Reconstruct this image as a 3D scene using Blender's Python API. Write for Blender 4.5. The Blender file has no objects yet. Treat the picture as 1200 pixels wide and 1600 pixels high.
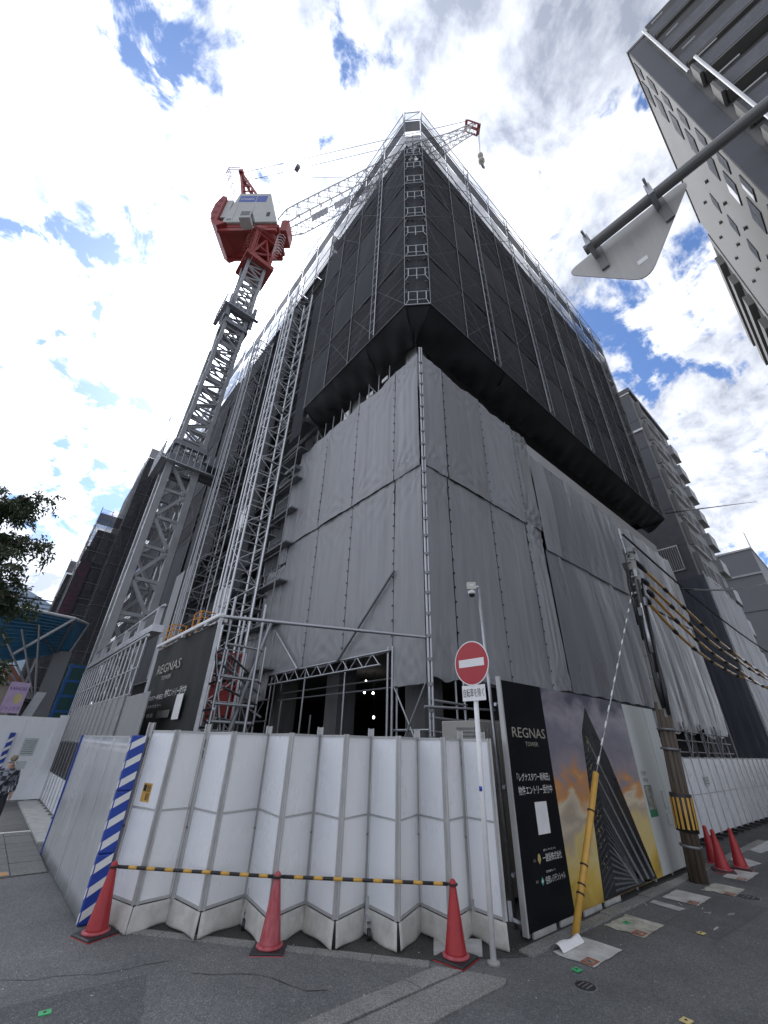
import bpy, bmesh, math, random
from mathutils import Vector, Matrix, Quaternion
random.seed(7)
R = math.radians
sc = bpy.context.scene
C = sc.collection
S = 1.2                      # survey units used below -> metres

# ------------------------------------------------------------------ camera
cam = bpy.data.cameras.new('camera')
co = bpy.data.objects.new('camera', cam); C.objects.link(co)
yaw, pit, rol = R(40.1022), R(30.1036), R(1.652)
fw = Vector((math.cos(pit)*math.sin(yaw), math.cos(pit)*math.cos(yaw), math.sin(pit)))
rt = Vector((math.cos(yaw), -math.sin(yaw), 0)); up = rt.cross(fw)
rt2 = math.cos(rol)*rt + math.sin(rol)*up; up2 = -math.sin(rol)*rt + math.cos(rol)*up
mw = Matrix((rt2, up2, -fw)).transposed().to_4x4(); mw.translation = (0, 0, 1.7*S)
co.matrix_world = mw
cam.sensor_fit = 'VERTICAL'; cam.sensor_height = 36; cam.lens = 628.23/1600*36
cam.clip_start = 0.05; cam.clip_end = 3000
sc.camera = co

# ------------------------------------------------------------------ sky and sun
SUN = Vector((0.18, 0.98, 1.06)).normalized()
sun_el = math.asin(SUN.z); sun_az = math.atan2(SUN.x, SUN.y)
w = bpy.data.worlds.new('World'); sc.world = w; w.use_nodes = True
nt = w.node_tree; N = nt.nodes; L = nt.links; N.clear()
def nd(t, **k):
    n = N.new(t)
    for a, b in k.items(): setattr(n, a, b)
    return n
def mth(op, a, b=None, c=None, clamp=False):
    n = nd('ShaderNodeMath', operation=op); n.use_clamp = clamp
    for i, x in enumerate((a, b, c)):
        if x is None: continue
        if isinstance(x, (int, float)): n.inputs[i].default_value = x
        else: L.new(x, n.inputs[i])
    return n.outputs[0]
out = nd('ShaderNodeOutputWorld'); bg = nd('ShaderNodeBackground'); L.new(bg.outputs[0], out.inputs[0])
bg.inputs['Strength'].default_value = 0.1
sky = nd('ShaderNodeTexSky', sky_type='NISHITA'); sky.sun_disc = False
sky.sun_elevation = sun_el; sky.sun_rotation = sun_az
sky.air_density = 1.0; sky.dust_density = 0.6; sky.ozone_density = 1.5
tc = nd('ShaderNodeTexCoord'); D = tc.outputs['Generated']
sep = nd('ShaderNodeSeparateXYZ'); L.new(D, sep.inputs[0])
zz = mth('MAXIMUM', mth('ADD', sep.outputs[2], 0.45), 0.05)
dv = nd('ShaderNodeCombineXYZ')
L.new(mth('DIVIDE', sep.outputs[0], zz), dv.inputs[0]); L.new(mth('DIVIDE', sep.outputs[1], zz), dv.inputs[1])
def noise(scale, detail, rough, dist=0.0, off=0.0, vec=None):
    mp = nd('ShaderNodeMapping'); mp.inputs['Location'].default_value = (off, off*0.7, off*0.3)
    L.new(vec or dv.outputs[0], mp.inputs[0])
    n = nd('ShaderNodeTexNoise'); L.new(mp.outputs[0], n.inputs['Vector'])
    n.inputs['Scale'].default_value = scale; n.inputs['Detail'].default_value = detail
    n.inputs['Roughness'].default_value = rough; n.inputs['Distortion'].default_value = dist
    return n.outputs[0]
n0 = noise(2.0, 3, 0.5, 0.2, 3.0); n1 = noise(12.0, 9, 0.6, 0.3, 1.0); n2 = noise(8.0, 8, 0.62, 0.3, 9.0)
n3 = noise(22.0, 5, 0.6, 0.2, 5.0)
cov = mth('ADD', mth('MULTIPLY', n1, 0.85), mth('MULTIPLY', n0, 0.15))
# the breaks in the cloud: a direction in the sky, a radius and a depth
GAPS = [((-.1575,.3818,.9107),.20,.095), ((-.1227,.4958,.8597),.17,.10), ((-.1218,.7459,.6548),.19,.10), ((.0088,.9145,.4044),.22,.11),
        ((.6386,.0748,.7659),.18,.13), ((.718,.0659,.6929),.22,.12), ((.4336,-.0701,.8984),.17,.08), ((-.29,.60,.745),.18,.08), ((-.02,.83,.56),.16,.09), ((-.16,.62,.77),.14,.08)]
g = None
for d, rad, dep in GAPS:
    n = nd('ShaderNodeVectorMath', operation='DISTANCE'); L.new(D, n.inputs[0]); n.inputs[1].default_value = d
    m = nd('ShaderNodeMapRange', interpolation_type='SMOOTHSTEP'); L.new(n.outputs['Value'], m.inputs[0])
    m.inputs[1].default_value = 0.0; m.inputs[2].default_value = rad; m.inputs[3].default_value = dep; m.inputs[4].default_value = 0
    g = m.outputs[0] if g is None else mth('MAXIMUM', g, m.outputs[0])
cov = mth('SUBTRACT', cov, g)
cm = nd('ShaderNodeMapRange', interpolation_type='SMOOTHSTEP'); L.new(cov, cm.inputs[0])
cm.inputs[1].default_value = 0.335; cm.inputs[2].default_value = 0.43
sd = nd('ShaderNodeVectorMath', operation='DOT_PRODUCT'); L.new(D, sd.inputs[0]); sd.inputs[1].default_value = SUN
sdp = mth('MAXIMUM', sd.outputs['Value'], 0.0)
glow = mth('ADD', mth('ADD', mth('MULTIPLY', mth('POWER', sdp, 2.2), 4.5), mth('MULTIPLY', mth('POWER', sdp, 9.0), 14.0)), mth('MULTIPLY', mth('POWER', sdp, 60.0), 40.0))
shade = nd('ShaderNodeValToRGB')
L.new(mth('ADD', mth('MULTIPLY', n2, 0.75), mth('MULTIPLY', n3, 0.25)), shade.inputs[0])
cr = shade.color_ramp; cr.elements[0].position = 0.38; cr.elements[0].color = (.30, .335, .42, 1)
cr.elements[1].position = 0.635; cr.elements[1].color = (.95, .98, 1.06, 1)
bri = nd('ShaderNodeVectorMath', operation='SCALE'); L.new(shade.outputs[0], bri.inputs[0])
hor = mth('POWER', mth('SUBTRACT', 1.0, mth('MAXIMUM', sep.outputs[2], 0.0)), 2.0)
L.new(mth('ADD', glow, mth('ADD', 5.6, mth('MULTIPLY', hor, 6.0))), bri.inputs['Scale'])
skb = nd('ShaderNodeVectorMath', operation='MULTIPLY'); L.new(sky.outputs[0], skb.inputs[0]); skb.inputs[1].default_value = (.72, .88, 1.12)
mx = nd('ShaderNodeMix', data_type='RGBA'); L.new(cm.outputs[0], mx.inputs[0]); L.new(skb.outputs[0], mx.inputs[6]); L.new(bri.outputs[0], mx.inputs[7])
L.new(mx.outputs[2], bg.inputs['Color'])

sl = bpy.data.lights.new('sun', 'SUN'); sl.energy = 1.0; sl.angle = R(10); sl.color = (1, .95, .88)
so = bpy.data.objects.new('sun', sl); C.objects.link(so); so.rotation_euler = SUN.to_track_quat('Z', 'Y').to_euler(); so.location = (0, 30, 60)
vs = sc.view_settings; vs.view_transform = 'Standard'; vs.look = 'None'; vs.exposure = 0.85; vs.gamma = 1; vs.use_curve_mapping = False
sc.render.engine = 'CYCLES'
sc.cycles.use_denoising = True
sc.cycles.max_bounces = 6; sc.cycles.transparent_max_bounces = 12; sc.cycles.diffuse_bounces = 3; sc.cycles.glossy_bounces = 3
sc.cycles.sample_clamp_indirect = 6

# ------------------------------------------------------------------ materials
MATS = {}
def mat(name, col, rough=.6, metal=0., var=.12, vs=2.5, bump=.0, bs=30., col2=None, streak=None, alpha=None, emit=None, transl=0., spec=.5, coat=0., scuff=0., scuffc=(.2,.18,.15)):
    if name in MATS: return MATS[name]
    m = bpy.data.materials.new(name); m.use_nodes = True; n = m.node_tree.nodes; l = m.node_tree.links
    b = n['Principled BSDF']; b.inputs['Metallic'].default_value = metal; b.inputs['Specular IOR Level'].default_value = spec
    if coat: b.inputs['Coat Weight'].default_value = coat
    t = n.new('ShaderNodeTexCoord'); mp = n.new('ShaderNodeMapping'); l.new(t.outputs['Object'], mp.inputs[0])
    if streak: mp.inputs['Scale'].default_value = streak
    a = n.new('ShaderNodeTexNoise'); l.new(mp.outputs[0], a.inputs['Vector']); a.inputs['Scale'].default_value = vs
    a.inputs['Detail'].default_value = 7; a.inputs['Roughness'].default_value = .62
    r = n.new('ShaderNodeValToRGB'); l.new(a.outputs[0], r.inputs[0])
    c2 = col2 or tuple(min(1, c*(1+var)) for c in col)
    r.color_ramp.elements[0].position = .32; r.color_ramp.elements[0].color = (*[c*(1-var) for c in col], 1)
    r.color_ramp.elements[1].position = .68; r.color_ramp.elements[1].color = (*c2, 1)
    base = r.outputs[0]
    if scuff:
        s1 = n.new('ShaderNodeTexNoise'); l.new(t.outputs['Object'], s1.inputs['Vector']); s1.inputs['Scale'].default_value = 7; s1.inputs['Detail'].default_value = 9; s1.inputs['Roughness'].default_value = .75
        s2 = n.new('ShaderNodeMapRange'); l.new(s1.outputs[0], s2.inputs[0]); s2.inputs[1].default_value = .58; s2.inputs[2].default_value = .74; s2.inputs[4].default_value = scuff
        mxs = n.new('ShaderNodeMix'); mxs.data_type = 'RGBA'; l.new(s2.outputs[0], mxs.inputs[0]); l.new(base, mxs.inputs[6]); mxs.inputs[7].default_value = (*scuffc, 1); base = mxs.outputs[2]
    l.new(base, b.inputs['Base Color'])
    rr = n.new('ShaderNodeMapRange'); l.new(a.outputs[0], rr.inputs[0]); rr.inputs[1].default_value = .3; rr.inputs[2].default_value = .7
    rr.inputs[3].default_value = max(.02, rough-.1); rr.inputs[4].default_value = min(1, rough+.1); l.new(rr.outputs[0], b.inputs['Roughness'])
    if bump:
        f = n.new('ShaderNodeTexNoise'); l.new(mp.outputs[0], f.inputs['Vector']); f.inputs['Scale'].default_value = bs; f.inputs['Detail'].default_value = 5
        bp = n.new('ShaderNodeBump'); l.new(f.outputs[0], bp.inputs['Height']); bp.inputs['Strength'].default_value = bump; bp.inputs['Distance'].default_value = .02
        l.new(bp.outputs[0], b.inputs['Normal'])
    if alpha is not None: b.inputs['Alpha'].default_value = alpha
    if emit:
        b.inputs['Emission Color'].default_value = (*emit[0], 1); b.inputs['Emission Strength'].default_value = emit[1]
    if transl:
        o = n['Material Output']; tr = n.new('ShaderNodeBsdfTranslucent'); l.new(r.outputs[0], tr.inputs[0]); ms = n.new('ShaderNodeMixShader')
        ms.inputs[0].default_value = transl; l.new(b.outputs[0], ms.inputs[1]); l.new(tr.outputs[0], ms.inputs[2]); l.new(ms.outputs[0], o.inputs[0])
    MATS[name] = m; return m
galv = mat('galvanised steel', (.42,.43,.45), .42, .75, .25, 6)
dkst = mat('dull scaffold steel', (.22,.225,.235), .5, .6, .3, 5)
alu = mat('aluminium', (.46,.46,.455), .45, .3, .12, 5, streak=(3,3,.6))
bright = mat('bright galvanised steel', (.66,.67,.69), .35, .6, .15, 6)
white = mat('white painted sheet', (.78,.80,.83), .28, 0, .025, 1.4, .02, 3, streak=(1,1,.5), scuff=.10)
cream = mat('warm white sheet', (.75,.755,.755), .3, 0, .03, 1.4, .02, 3, streak=(1,1,.5), scuff=.12)  # same white sheet, with the shading of the turned-away side in its colour
rubber = mat('grey rubber skirt', (.50,.49,.455), .7, 0, .18, 5, .2, 20, scuff=.35, scuffc=(.16,.15,.13))
blk = mat('black', (.018,.019,.021), .5, 0, .3, 4)
dark = mat('painted shade', (.03,.031,.033), .9, 0, .3, 2)  # near-black colour stands in for shade in interiors and recesses
blackprint = mat('black print', (.004,.005,.008), .4, 0, .3, 2, spec=.18)
conc = mat('concrete', (.30,.30,.29), .85, 0, .18, 3, .25, 30)
lconc = mat('pale concrete', (.42,.42,.405), .85, 0, .2, 4, .3, 40)
conc_shade = mat('dark concrete', (.12,.12,.122), .85, 0, .25, 2, .2, 20)  # concrete darkened in colour for the gloom of the open ground floor
tarp = mat('grey tarpaulin', (.30,.305,.318), .40, 0, .11, 1.3, .20, 6, streak=(2.6,2.6,.3), transl=.15, scuff=.35, scuffc=(.38,.385,.39))
tarpB = mat('grey tarpaulin, cooler', (.315,.322,.34), .40, 0, .09, 1.3, .20, 6, streak=(2.6,2.6,.3), transl=.15, scuff=.35, scuffc=(.38,.385,.39))
tarpC = mat('grey tarpaulin, darker', (.265,.268,.275), .42, 0, .12, 1.3, .22, 6, streak=(2.6,2.6,.3), transl=.15, scuff=.35, scuffc=(.38,.385,.39))
TARPS = (tarp, tarpB, tarp, tarpC)
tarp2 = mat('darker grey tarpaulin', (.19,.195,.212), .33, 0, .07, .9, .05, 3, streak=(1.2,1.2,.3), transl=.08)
tarpb = mat('blue grey tarpaulin', (.065,.072,.095), .42, 0, .1, .9, .05, 3, streak=(1.5,1.5,.4))
net = mat('black mesh net', (.058,.060,.067), .75, 0, .18, 2.5, .1, 60, alpha=.72, spec=.12)
netB = mat('black mesh net, denser', (.066,.068,.076), .75, 0, .2, 2.5, .1, 60, alpha=.82, spec=.12)
netO = mat('black mesh net, doubled', (.045,.046,.053), .75, 0, .2, 2.5, .1, 60, alpha=.95, spec=.12)
netC = mat('black mesh net, thinner', (.048,.049,.056), .75, 0, .2, 2.5, .1, 60, alpha=.62, spec=.12)
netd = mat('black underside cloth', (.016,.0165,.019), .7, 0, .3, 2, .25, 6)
clear = mat('clear guard sheet', (.34,.36,.40), .5, 0, .1, 3, alpha=.22)
red = mat('crane red paint', (.27,.035,.03), .5, 0, .2, 1.5)
cranew = mat('crane grey white', (.47,.47,.45), .5, 0, .1, 1.2)
craneg = mat('crane mast grey', (.29,.295,.305), .5, .1, .15, 1.5)
coned = mat('red cone plastic', (.36,.014,.022), .42, 0, .15, 5, .03, 40, col2=(.42,.03,.03), scuff=.35, scuffc=(.36,.16,.15))
conedf = mat('faded red cone plastic', (.36,.03,.04), .5, 0, .1, 7, .05, 40, col2=(.46,.12,.14), streak=(3,3,.8), scuff=.5, scuffc=(.40,.24,.24))
yel = mat('yellow plastic', (.56,.32,.06), .4, 0, .14, 5)
yor = mat('orange yellow sleeve', (.50,.27,.05), .2, 0, .15, 5, coat=.5)
blue = mat('blue foam', (.012,.05,.32), .5, 0, .15, 5, .05, 30)
wht = mat('white paint', (.75,.75,.75), .45, 0, .06, 6)
signred = mat('sign red', (.38,.01,.02), .35, 0, .04, 3)
ink = mat('black ink', (.012,.012,.013), .5, 0, .1, 3)
gold = mat('pale gold print', (.36,.34,.28), .4, 0, .06, 8)
prt = mat('white print', (.72,.72,.70), .45, 0, .04, 8)
wood = mat('brown conduit cover', (.085,.066,.05), .7, 0, .35, 6, .3, 12, streak=(3,3,.4))
pole = mat('concrete pole', (.25,.245,.225), .8, 0, .16, 4, .2, 30, streak=(1,1,.4))
orange = mat('orange rail', (.70,.28,.03), .5, 0, .1, 4)
bluec = mat('blue canopy sheet', (.035,.17,.30), .5, 0, .2, 2)

# ------------------------------------------------------------------ mesh helpers
ORI = {}
def V(*a): return Vector(a if len(a) > 1 else a[0])
class G:
    def __init__(s): s.v = []; s.f = []
    def add(s, vs, fs):
        k = len(s.v); s.v += [Vector(p) for p in vs]; s.f += [tuple(i+k for i in f) for f in fs]; return s
    def box(s, x0, x1, y0, y1, z0, z1):
        return s.add([(x0,y0,z0),(x1,y0,z0),(x1,y1,z0),(x0,y1,z0),(x0,y0,z1),(x1,y0,z1),(x1,y1,z1),(x0,y1,z1)],
                     [(3,2,1,0),(4,5,6,7),(0,1,5,4),(1,2,6,5),(2,3,7,6),(3,0,4,7)])
    def bar(s, p0, p1, w, h, u=(0,0,1)):
        p0, p1 = V(p0), V(p1); d = (p1-p0).normalized(); u = V(u)
        if abs(d.dot(u)) > .98: u = V(1,0,0)
        a = d.cross(u).normalized()*w/2; b = a.cross(d).normalized()*h/2
        vs = [p+x*a+y*b for p in (p0,p1) for x, y in ((-1,-1),(1,-1),(1,1),(-1,1))]
        return s.add(vs, [(3,2,1,0),(4,5,6,7),(0,1,5,4),(1,2,6,5),(2,3,7,6),(3,0,4,7)])
    def tube(s, p0, p1, r, n=8, r1=None):
        p0, p1 = V(p0), V(p1); d = (p1-p0).normalized(); u = V(0,0,1) if abs(d.z) < .95 else V(1,0,0)
        a = d.cross(u).normalized(); b = d.cross(a); r1 = r if r1 is None else r1
        vs = [p+(a*math.cos(t)+b*math.sin(t))*q for p, q in ((p0,r),(p1,r1)) for t in (2*math.pi*i/n for i in range(n))]
        return s.add(vs, [(i,(i+1)%n,n+(i+1)%n,n+i) for i in range(n)]+[tuple(range(n))[::-1], tuple(range(n,2*n))])
    def path(s, pts, r, n=6):
        pts = [V(p) for p in pts]; k = len(pts); vs = []
        rs = r if isinstance(r, (list, tuple)) else [r]*k
        a = None
        for i, p in enumerate(pts):
            d = (pts[min(i+1,k-1)]-pts[max(i-1,0)]).normalized()
            if a is None:
                u = V(0,0,1) if abs(d.z) < .95 else V(1,0,0); a = d.cross(u).normalized()
            a = (a-d*a.dot(d)).normalized(); b = d.cross(a)
            vs += [p+(a*math.cos(2*math.pi*j/n)+b*math.sin(2*math.pi*j/n))*rs[i] for j in range(n)]
        fs = [(i*n+j, i*n+(j+1)%n, (i+1)*n+(j+1)%n, (i+1)*n+j) for i in range(k-1) for j in range(n)]
        return s.add(vs, fs+[tuple(range(n))[::-1], tuple(range((k-1)*n, k*n))])
    def prism(s, poly, vec):
        k = len(poly); vec = V(vec); P = [V(p) for p in poly]
        return s.add(P+[p+vec for p in P], [tuple(range(k))[::-1], tuple(range(k,2*k))]+[(i,(i+1)%k,k+(i+1)%k,k+i) for i in range(k)])
    def lathe(s, prof, c=(0,0,0), n=24):
        vs = [(c[0]+r*math.cos(2*math.pi*j/n), c[1]+r*math.sin(2*math.pi*j/n), c[2]+z) for r, z in prof for j in range(n)]
        k = len(prof)
        return s.add(vs, [(i*n+j, i*n+(j+1)%n, (i+1)*n+(j+1)%n, (i+1)*n+j) for i in range(k-1) for j in range(n)]
                     + [tuple(range(n))[::-1], tuple(range((k-1)*n, k*n))])
    def sheet(s, fn, nu, nv):
        vs = [fn(i/nu, j/nv) for j in range(nv+1) for i in range(nu+1)]
        return s.add(vs, [(j*(nu+1)+i, j*(nu+1)+i+1, (j+1)*(nu+1)+i+1, (j+1)*(nu+1)+i) for j in range(nv) for i in range(nu)])
    def build(s, name, m, parent=None, smooth=False, o=None, bevel=0):
        org = V(ORI[parent.name]) if parent is not None else V(o or (0,0,0))
        me = bpy.data.meshes.new(name); me.from_pydata([tuple((p-org)*S) for p in s.v], [], s.f); me.update()
        if m: me.materials.append(m)
        if smooth: me.polygons.foreach_set('use_smooth', [True]*len(me.polygons))
        ob = bpy.data.objects.new(name, me); C.objects.link(ob)
        if parent is not None: ob.parent = parent; ORI[ob.name] = ORI[parent.name]
        else: ob.location = org*S; ORI[ob.name] = tuple(org)
        if bevel:
            b = ob.modifiers.new('bevel', 'BEVEL'); b.width = bevel*S; b.segments = 2; b.limit_method = 'ANGLE'
        return ob
def tag(o, label, cat, group=None, kind=None):
    o['label'] = label; o['category'] = cat
    if group: o['group'] = group
    if kind: o['kind'] = kind
    return o
def thing(name, label, cat, loc=(0,0,0), group=None):
    o = bpy.data.objects.new(name, None); C.objects.link(o); o.empty_display_size = .2
    o.location = V(loc)*S; ORI[o.name] = tuple(loc); return tag(o, label, cat, group)
def struct(o): o['kind'] = 'structure'; return o
def copy_tree(o, parent=None):
    c = o.copy(); C.objects.link(c); c.parent = parent; ORI[c.name] = ORI[o.name]
    for ch in list(o.children): copy_tree(ch, c)
    return c
UNIT = {}
def unit(kind, m):
    k = (kind, m.name)
    if k not in UNIT:
        g = G(); g.tube((0,0,-.5/S),(0,0,.5/S), 1/S, 8) if kind == 'pipe' else g.box(-.5/S,.5/S,-.5/S,.5/S,-.5/S,.5/S)
        me = bpy.data.meshes.new(kind); me.from_pydata([tuple(p*S) for p in g.v], [], g.f); me.materials.append(m)
        if kind == 'pipe': me.polygons.foreach_set('use_smooth', [len(p.vertices) == 4 for p in me.polygons])
        UNIT[k] = me
    return UNIT[k]
def pipe(parent, name, p0, p1, r, m):
    p0, p1 = V(p0), V(p1); d = p1-p0; o = bpy.data.objects.new(name, unit('pipe', m)); C.objects.link(o); o.parent = parent
    o.location = ((p0+p1)/2-V(ORI[parent.name]))*S; o.rotation_mode = 'QUATERNION'; o.rotation_quaternion = d.to_track_quat('Z', 'Y')
    o.scale = (r*S, r*S, d.length*S); ORI[o.name] = ORI[parent.name]; return o
def cube(parent, name, c, d, m, rz=0):
    o = bpy.data.objects.new(name, unit('block', m)); C.objects.link(o); o.parent = parent
    o.location = (V(c)-V(ORI[parent.name]))*S; o.scale = V(d)*S; o.rotation_euler = (0,0,rz); ORI[o.name] = ORI[parent.name]; return o
def txt(name, body, m, parent, org, ux, width, height=None, n=None, uy=(0,0,1), ext=.002, shear=0, center=False, align='left'):
    cu = bpy.data.curves.new('t', 'FONT'); cu.body = body; cu.size = 1; cu.resolution_u = 2; cu.shear = shear
    to = bpy.data.objects.new('t', cu); C.objects.link(to); dg = bpy.context.evaluated_depsgraph_get(); dg.update()
    me = bpy.data.meshes.new_from_object(to.evaluated_get(dg)); vs = [v.co.copy() for v in me.vertices]; fs = [tuple(p.vertices) for p in me.polygons]
    bpy.data.objects.remove(to); bpy.data.curves.remove(cu); bpy.data.meshes.remove(me)
    if not vs: return None
    x0 = min(v.x for v in vs); x1 = max(v.x for v in vs); y0 = min(v.y for v in vs); y1 = max(v.y for v in vs)
    sx = width/(x1-x0); sy = sx if height is None else height/(y1-y0)
    ux, uy = V(ux).normalized(), V(uy).normalized(); nn = ux.cross(uy)
    g = G(); g.add([V(org)+ux*(v.x-x0)*sx+uy*(v.y-y0)*sy+nn*ext for v in vs], fs)
    return g.build(name, m, parent)
def rnd(a, b): return random.uniform(a, b)

# ------------------------------------------------------------------ ground
def asphalt(name, c0, c1, speck):
    m = bpy.data.materials.new(name); m.use_nodes = True; n = m.node_tree.nodes; l = m.node_tree.links; b = n['Principled BSDF']
    t = n.new('ShaderNodeTexCoord')
    def nz(s, d=6, r=.6):
        a = n.new('ShaderNodeTexNoise'); l.new(t.outputs['Object'], a.inputs['Vector']); a.inputs['Scale'].default_value = s
        a.inputs['Detail'].default_value = d; a.inputs['Roughness'].default_value = r; return a.outputs[0]
    r1 = n.new('ShaderNodeValToRGB'); l.new(nz(.8, 8, .65), r1.inputs[0]); e = r1.color_ramp.elements
    e[0].position = .33; e[0].color = (*c0, 1); e[1].position = .68; e[1].color = (*c1, 1)
    vo = n.new('ShaderNodeTexVoronoi'); l.new(t.outputs['Object'], vo.inputs['Vector']); vo.inputs['Scale'].default_value = 95
    sp = n.new('ShaderNodeValToRGB'); l.new(vo.outputs['Color'], sp.inputs[0]); e = sp.color_ramp.elements
    e[0].position = .25; e[0].color = (.62,.62,.62,1); e[1].position = .97; e[1].color = (speck,speck,speck,1)
    e2 = sp.color_ramp.elements.new(.8); e2.color = (1.15,1.15,1.15,1)
    mu = n.new('ShaderNodeMix'); mu.data_type = 'RGBA'; mu.blend_type = 'MULTIPLY'; mu.inputs[0].default_value = 1
    l.new(r1.outputs[0], mu.inputs[6]); l.new(sp.outputs[0], mu.inputs[7]); l.new(mu.outputs[2], b.inputs['Base Color'])
    b.inputs['Roughness'].default_value = .82
    bp = n.new('ShaderNodeBump'); bp.inputs['Strength'].default_value = .55; bp.inputs['Distance'].default_value = .01
    l.new(nz(120, 4), bp.inputs['Height']); l.new(bp.outputs[0], b.inputs['Normal']); return m
asph = asphalt('asphalt', (.10,.102,.104), (.165,.166,.166), 2.0)
asph2 = asphalt('older asphalt', (.12,.122,.123), (.19,.19,.187), 1.9)
stone = asphalt('washed kerb stone', (.20,.198,.187), (.31,.305,.288), 1.5)
gravelc = asphalt('exposed aggregate', (.18,.178,.168), (.29,.285,.27), 1.6)
dirt = asphalt('site dirt', (.04,.039,.037), (.075,.072,.067), 1.6)
paver = asphalt('paving block grey', (.15,.155,.147), (.21,.213,.203), 1.4)
g = G(); g.add([(-700,-700,0),(700,-700,0),(700,700,0),(-700,700,0)], [(0,1,2,3)]); struct(g.build('ground', asph))
g = G(); g.add([(-60,3.53,.004),(3.79,3.53,.004),(3.73,3.66,.004),(1.72,6.1,.004),(1.42,6.42,.004),(1.42,8.82,.004),(-60,8.82,.004)], [(0,1,2,3,4,5,6)]); struct(g.build('pavement', asph2))
# gutter and kerb along the side street
road_edge = struct(G().box(-30,3.6,3.04,3.06,-.1,.002).build('gutter_bed', dirt))
x = -30.0
while x < 3.8:
    x1 = min(x+1.15, 3.86)
    a = .0 if x1 < 3.8 else .12
    G().prism([(x+.006,3.345,-.1),(x1-.006,3.345,-.1),(x1-.006-a,3.53,-.1),(x+.006,3.53,-.1)], (0,0,.116)).build('kerb_stone', stone, road_edge)
    x = x1
ed = [(-30,2.98),(3.98,2.98),(4.06,3.03),(3.9,3.325),(-30,3.325)]
gg = G().prism([(a,b,-.1) for a, b in ed], (0,0,.110)).build('gutter_slab', gravelc, road_edge)
# edging in front of the folding gate
ge = struct(G().box(1.9,2.0,5.8,5.9,-.1,-.01).build('gate_edging', dirt, o=(0,0,0)))
A, B = V(1.68,6.08,0), V(3.72,3.60,0); d = (B-A).normalized(); nrm = V(-d.y, d.x, 0)
for i in range(6):
    p = A+(B-A)*(i/6)+d*.004; q = A+(B-A)*((i+1)/6)-d*.004
    G().prism([p-nrm*.055+V(0,0,-.1), q-nrm*.055+V(0,0,-.1), q+nrm*.06+V(0,0,-.1), p+nrm*.06+V(0,0,-.1)], (0,0,.114+rnd(-.003,.004))).build('edging_stone', stone, ge)
g = G(); g.add([(1.75,6.12,.003),(3.78,3.66,.003),(4.6,3.16,.003),(60,3.16,.003),(60,60,.003),(2.0,60,.003),(2.0,7.0,.003)], [(0,1,2,3,4,5,6)]); struct(g.build('site_ground', dirt))
g = G().prism([(3.9,3.72,.0),(4.25,3.42,.0),(4.5,3.62,.0),(4.15,3.95,.0)], (0,0,.03)); struct(g.build('concrete_patch', lconc))
# kerb stones below the billboard
kb = struct(G().box(4.62,30,3.2,3.25,-.1,.002).build('billboard_kerb', dirt)); x = 4.62
while x < 14:
    G().box(x, x+.56, 3.13+rnd(-.006,.006), 3.27, -.1, .022+rnd(-.008,.01)).build('kerb_block', gravelc, kb, bevel=.006); x += .575
# repaired patches and cracks in the asphalt
apm = asphalt('patched asphalt', (.085,.087,.089), (.13,.131,.132), 2.2)
for pts in ([(6.6,2.15),(8.4,2.05),(8.5,2.6),(6.7,2.72)], [(-1.5,4.2),(1.4,3.9),(1.7,4.9),(-1.4,5.2)], [(2.3,.6),(6.2,.4),(6.4,1.35),(2.5,1.6)], [(9.4,2.0),(14,1.7),(14.2,2.5),(9.6,2.75)]):
    rp = []
    for i in range(4):
        a, b = V(*pts[i],0), V(*pts[(i+1)%4],0); rp += [a+(b-a)*(k/10)+V(rnd(-.012,.012),rnd(-.012,.012),.0025 if pts[0][1] < 3 or pts[0][0] > 3 else .0065) for k in range(10)]
    g = G(); g.add(rp, [tuple(range(len(rp)))]); struct(g.build('asphalt_patch', apm))
g = G()
for (x0,y0,dx,dy,n_) in ((.6,5.6,.16,-.05,9),(2.0,4.7,.1,-.13,7),(5.2,1.2,.2,.06,12),(7.0,1.7,.22,-.04,10)):
    p = V(x0,y0,.0068 if y0 > 3.5 else .0028)
    for k in range(n_):
        q = p+V(dx+rnd(-.06,.06),dy+rnd(-.06,.06),0); nn = (q-p).cross(V(0,0,1)).normalized()*rnd(.002,.005)
        g.add([p-nn,q-nn,q+nn,p+nn],[(0,1,2,3)]); p = q
struct(g.build('asphalt_crack', mat('tar crack', (.012,.012,.012), .7)))
# left pavement: blocks, white line, kerb, concrete strip
pv = struct(G().box(-8,1.36,8.85,12.45,-.05,.003).build('paving', dirt))
for i in range(7):
    for j in range(9):
        x0 = 1.35-.42*(i+1); y0 = 8.86+.4*j
        G().box(x0+.006, x0+.414, y0+.006, y0+.394, -.04, .012+rnd(0,.004)).build('paving_block', paver, pv)
struct(G().box(-9,1.4,12.5,12.62,.0,.006).build('road_line', wht))
lk = struct(G().box(1.38,1.46,12.7,12.8,-.1,.0).build('pavement_kerb', dirt)); y = 11.0
while y < 17.4:
    G().box(1.37,1.51,y+.005,y+.6-.005,-.05,.035+rnd(0,.006)).build('kerb_block', lconc, lk); y += .6
lf = struct(G().box(1.6,1.7,10.4,10.5,-.1,0).build('footway', dirt)); y = 9.9
while y < 17.4:
    G().box(1.515,2.2,y+.004,y+1.0-.004,-.05,.03).build('concrete_slab', lconc, lf); y += 1.0

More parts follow.
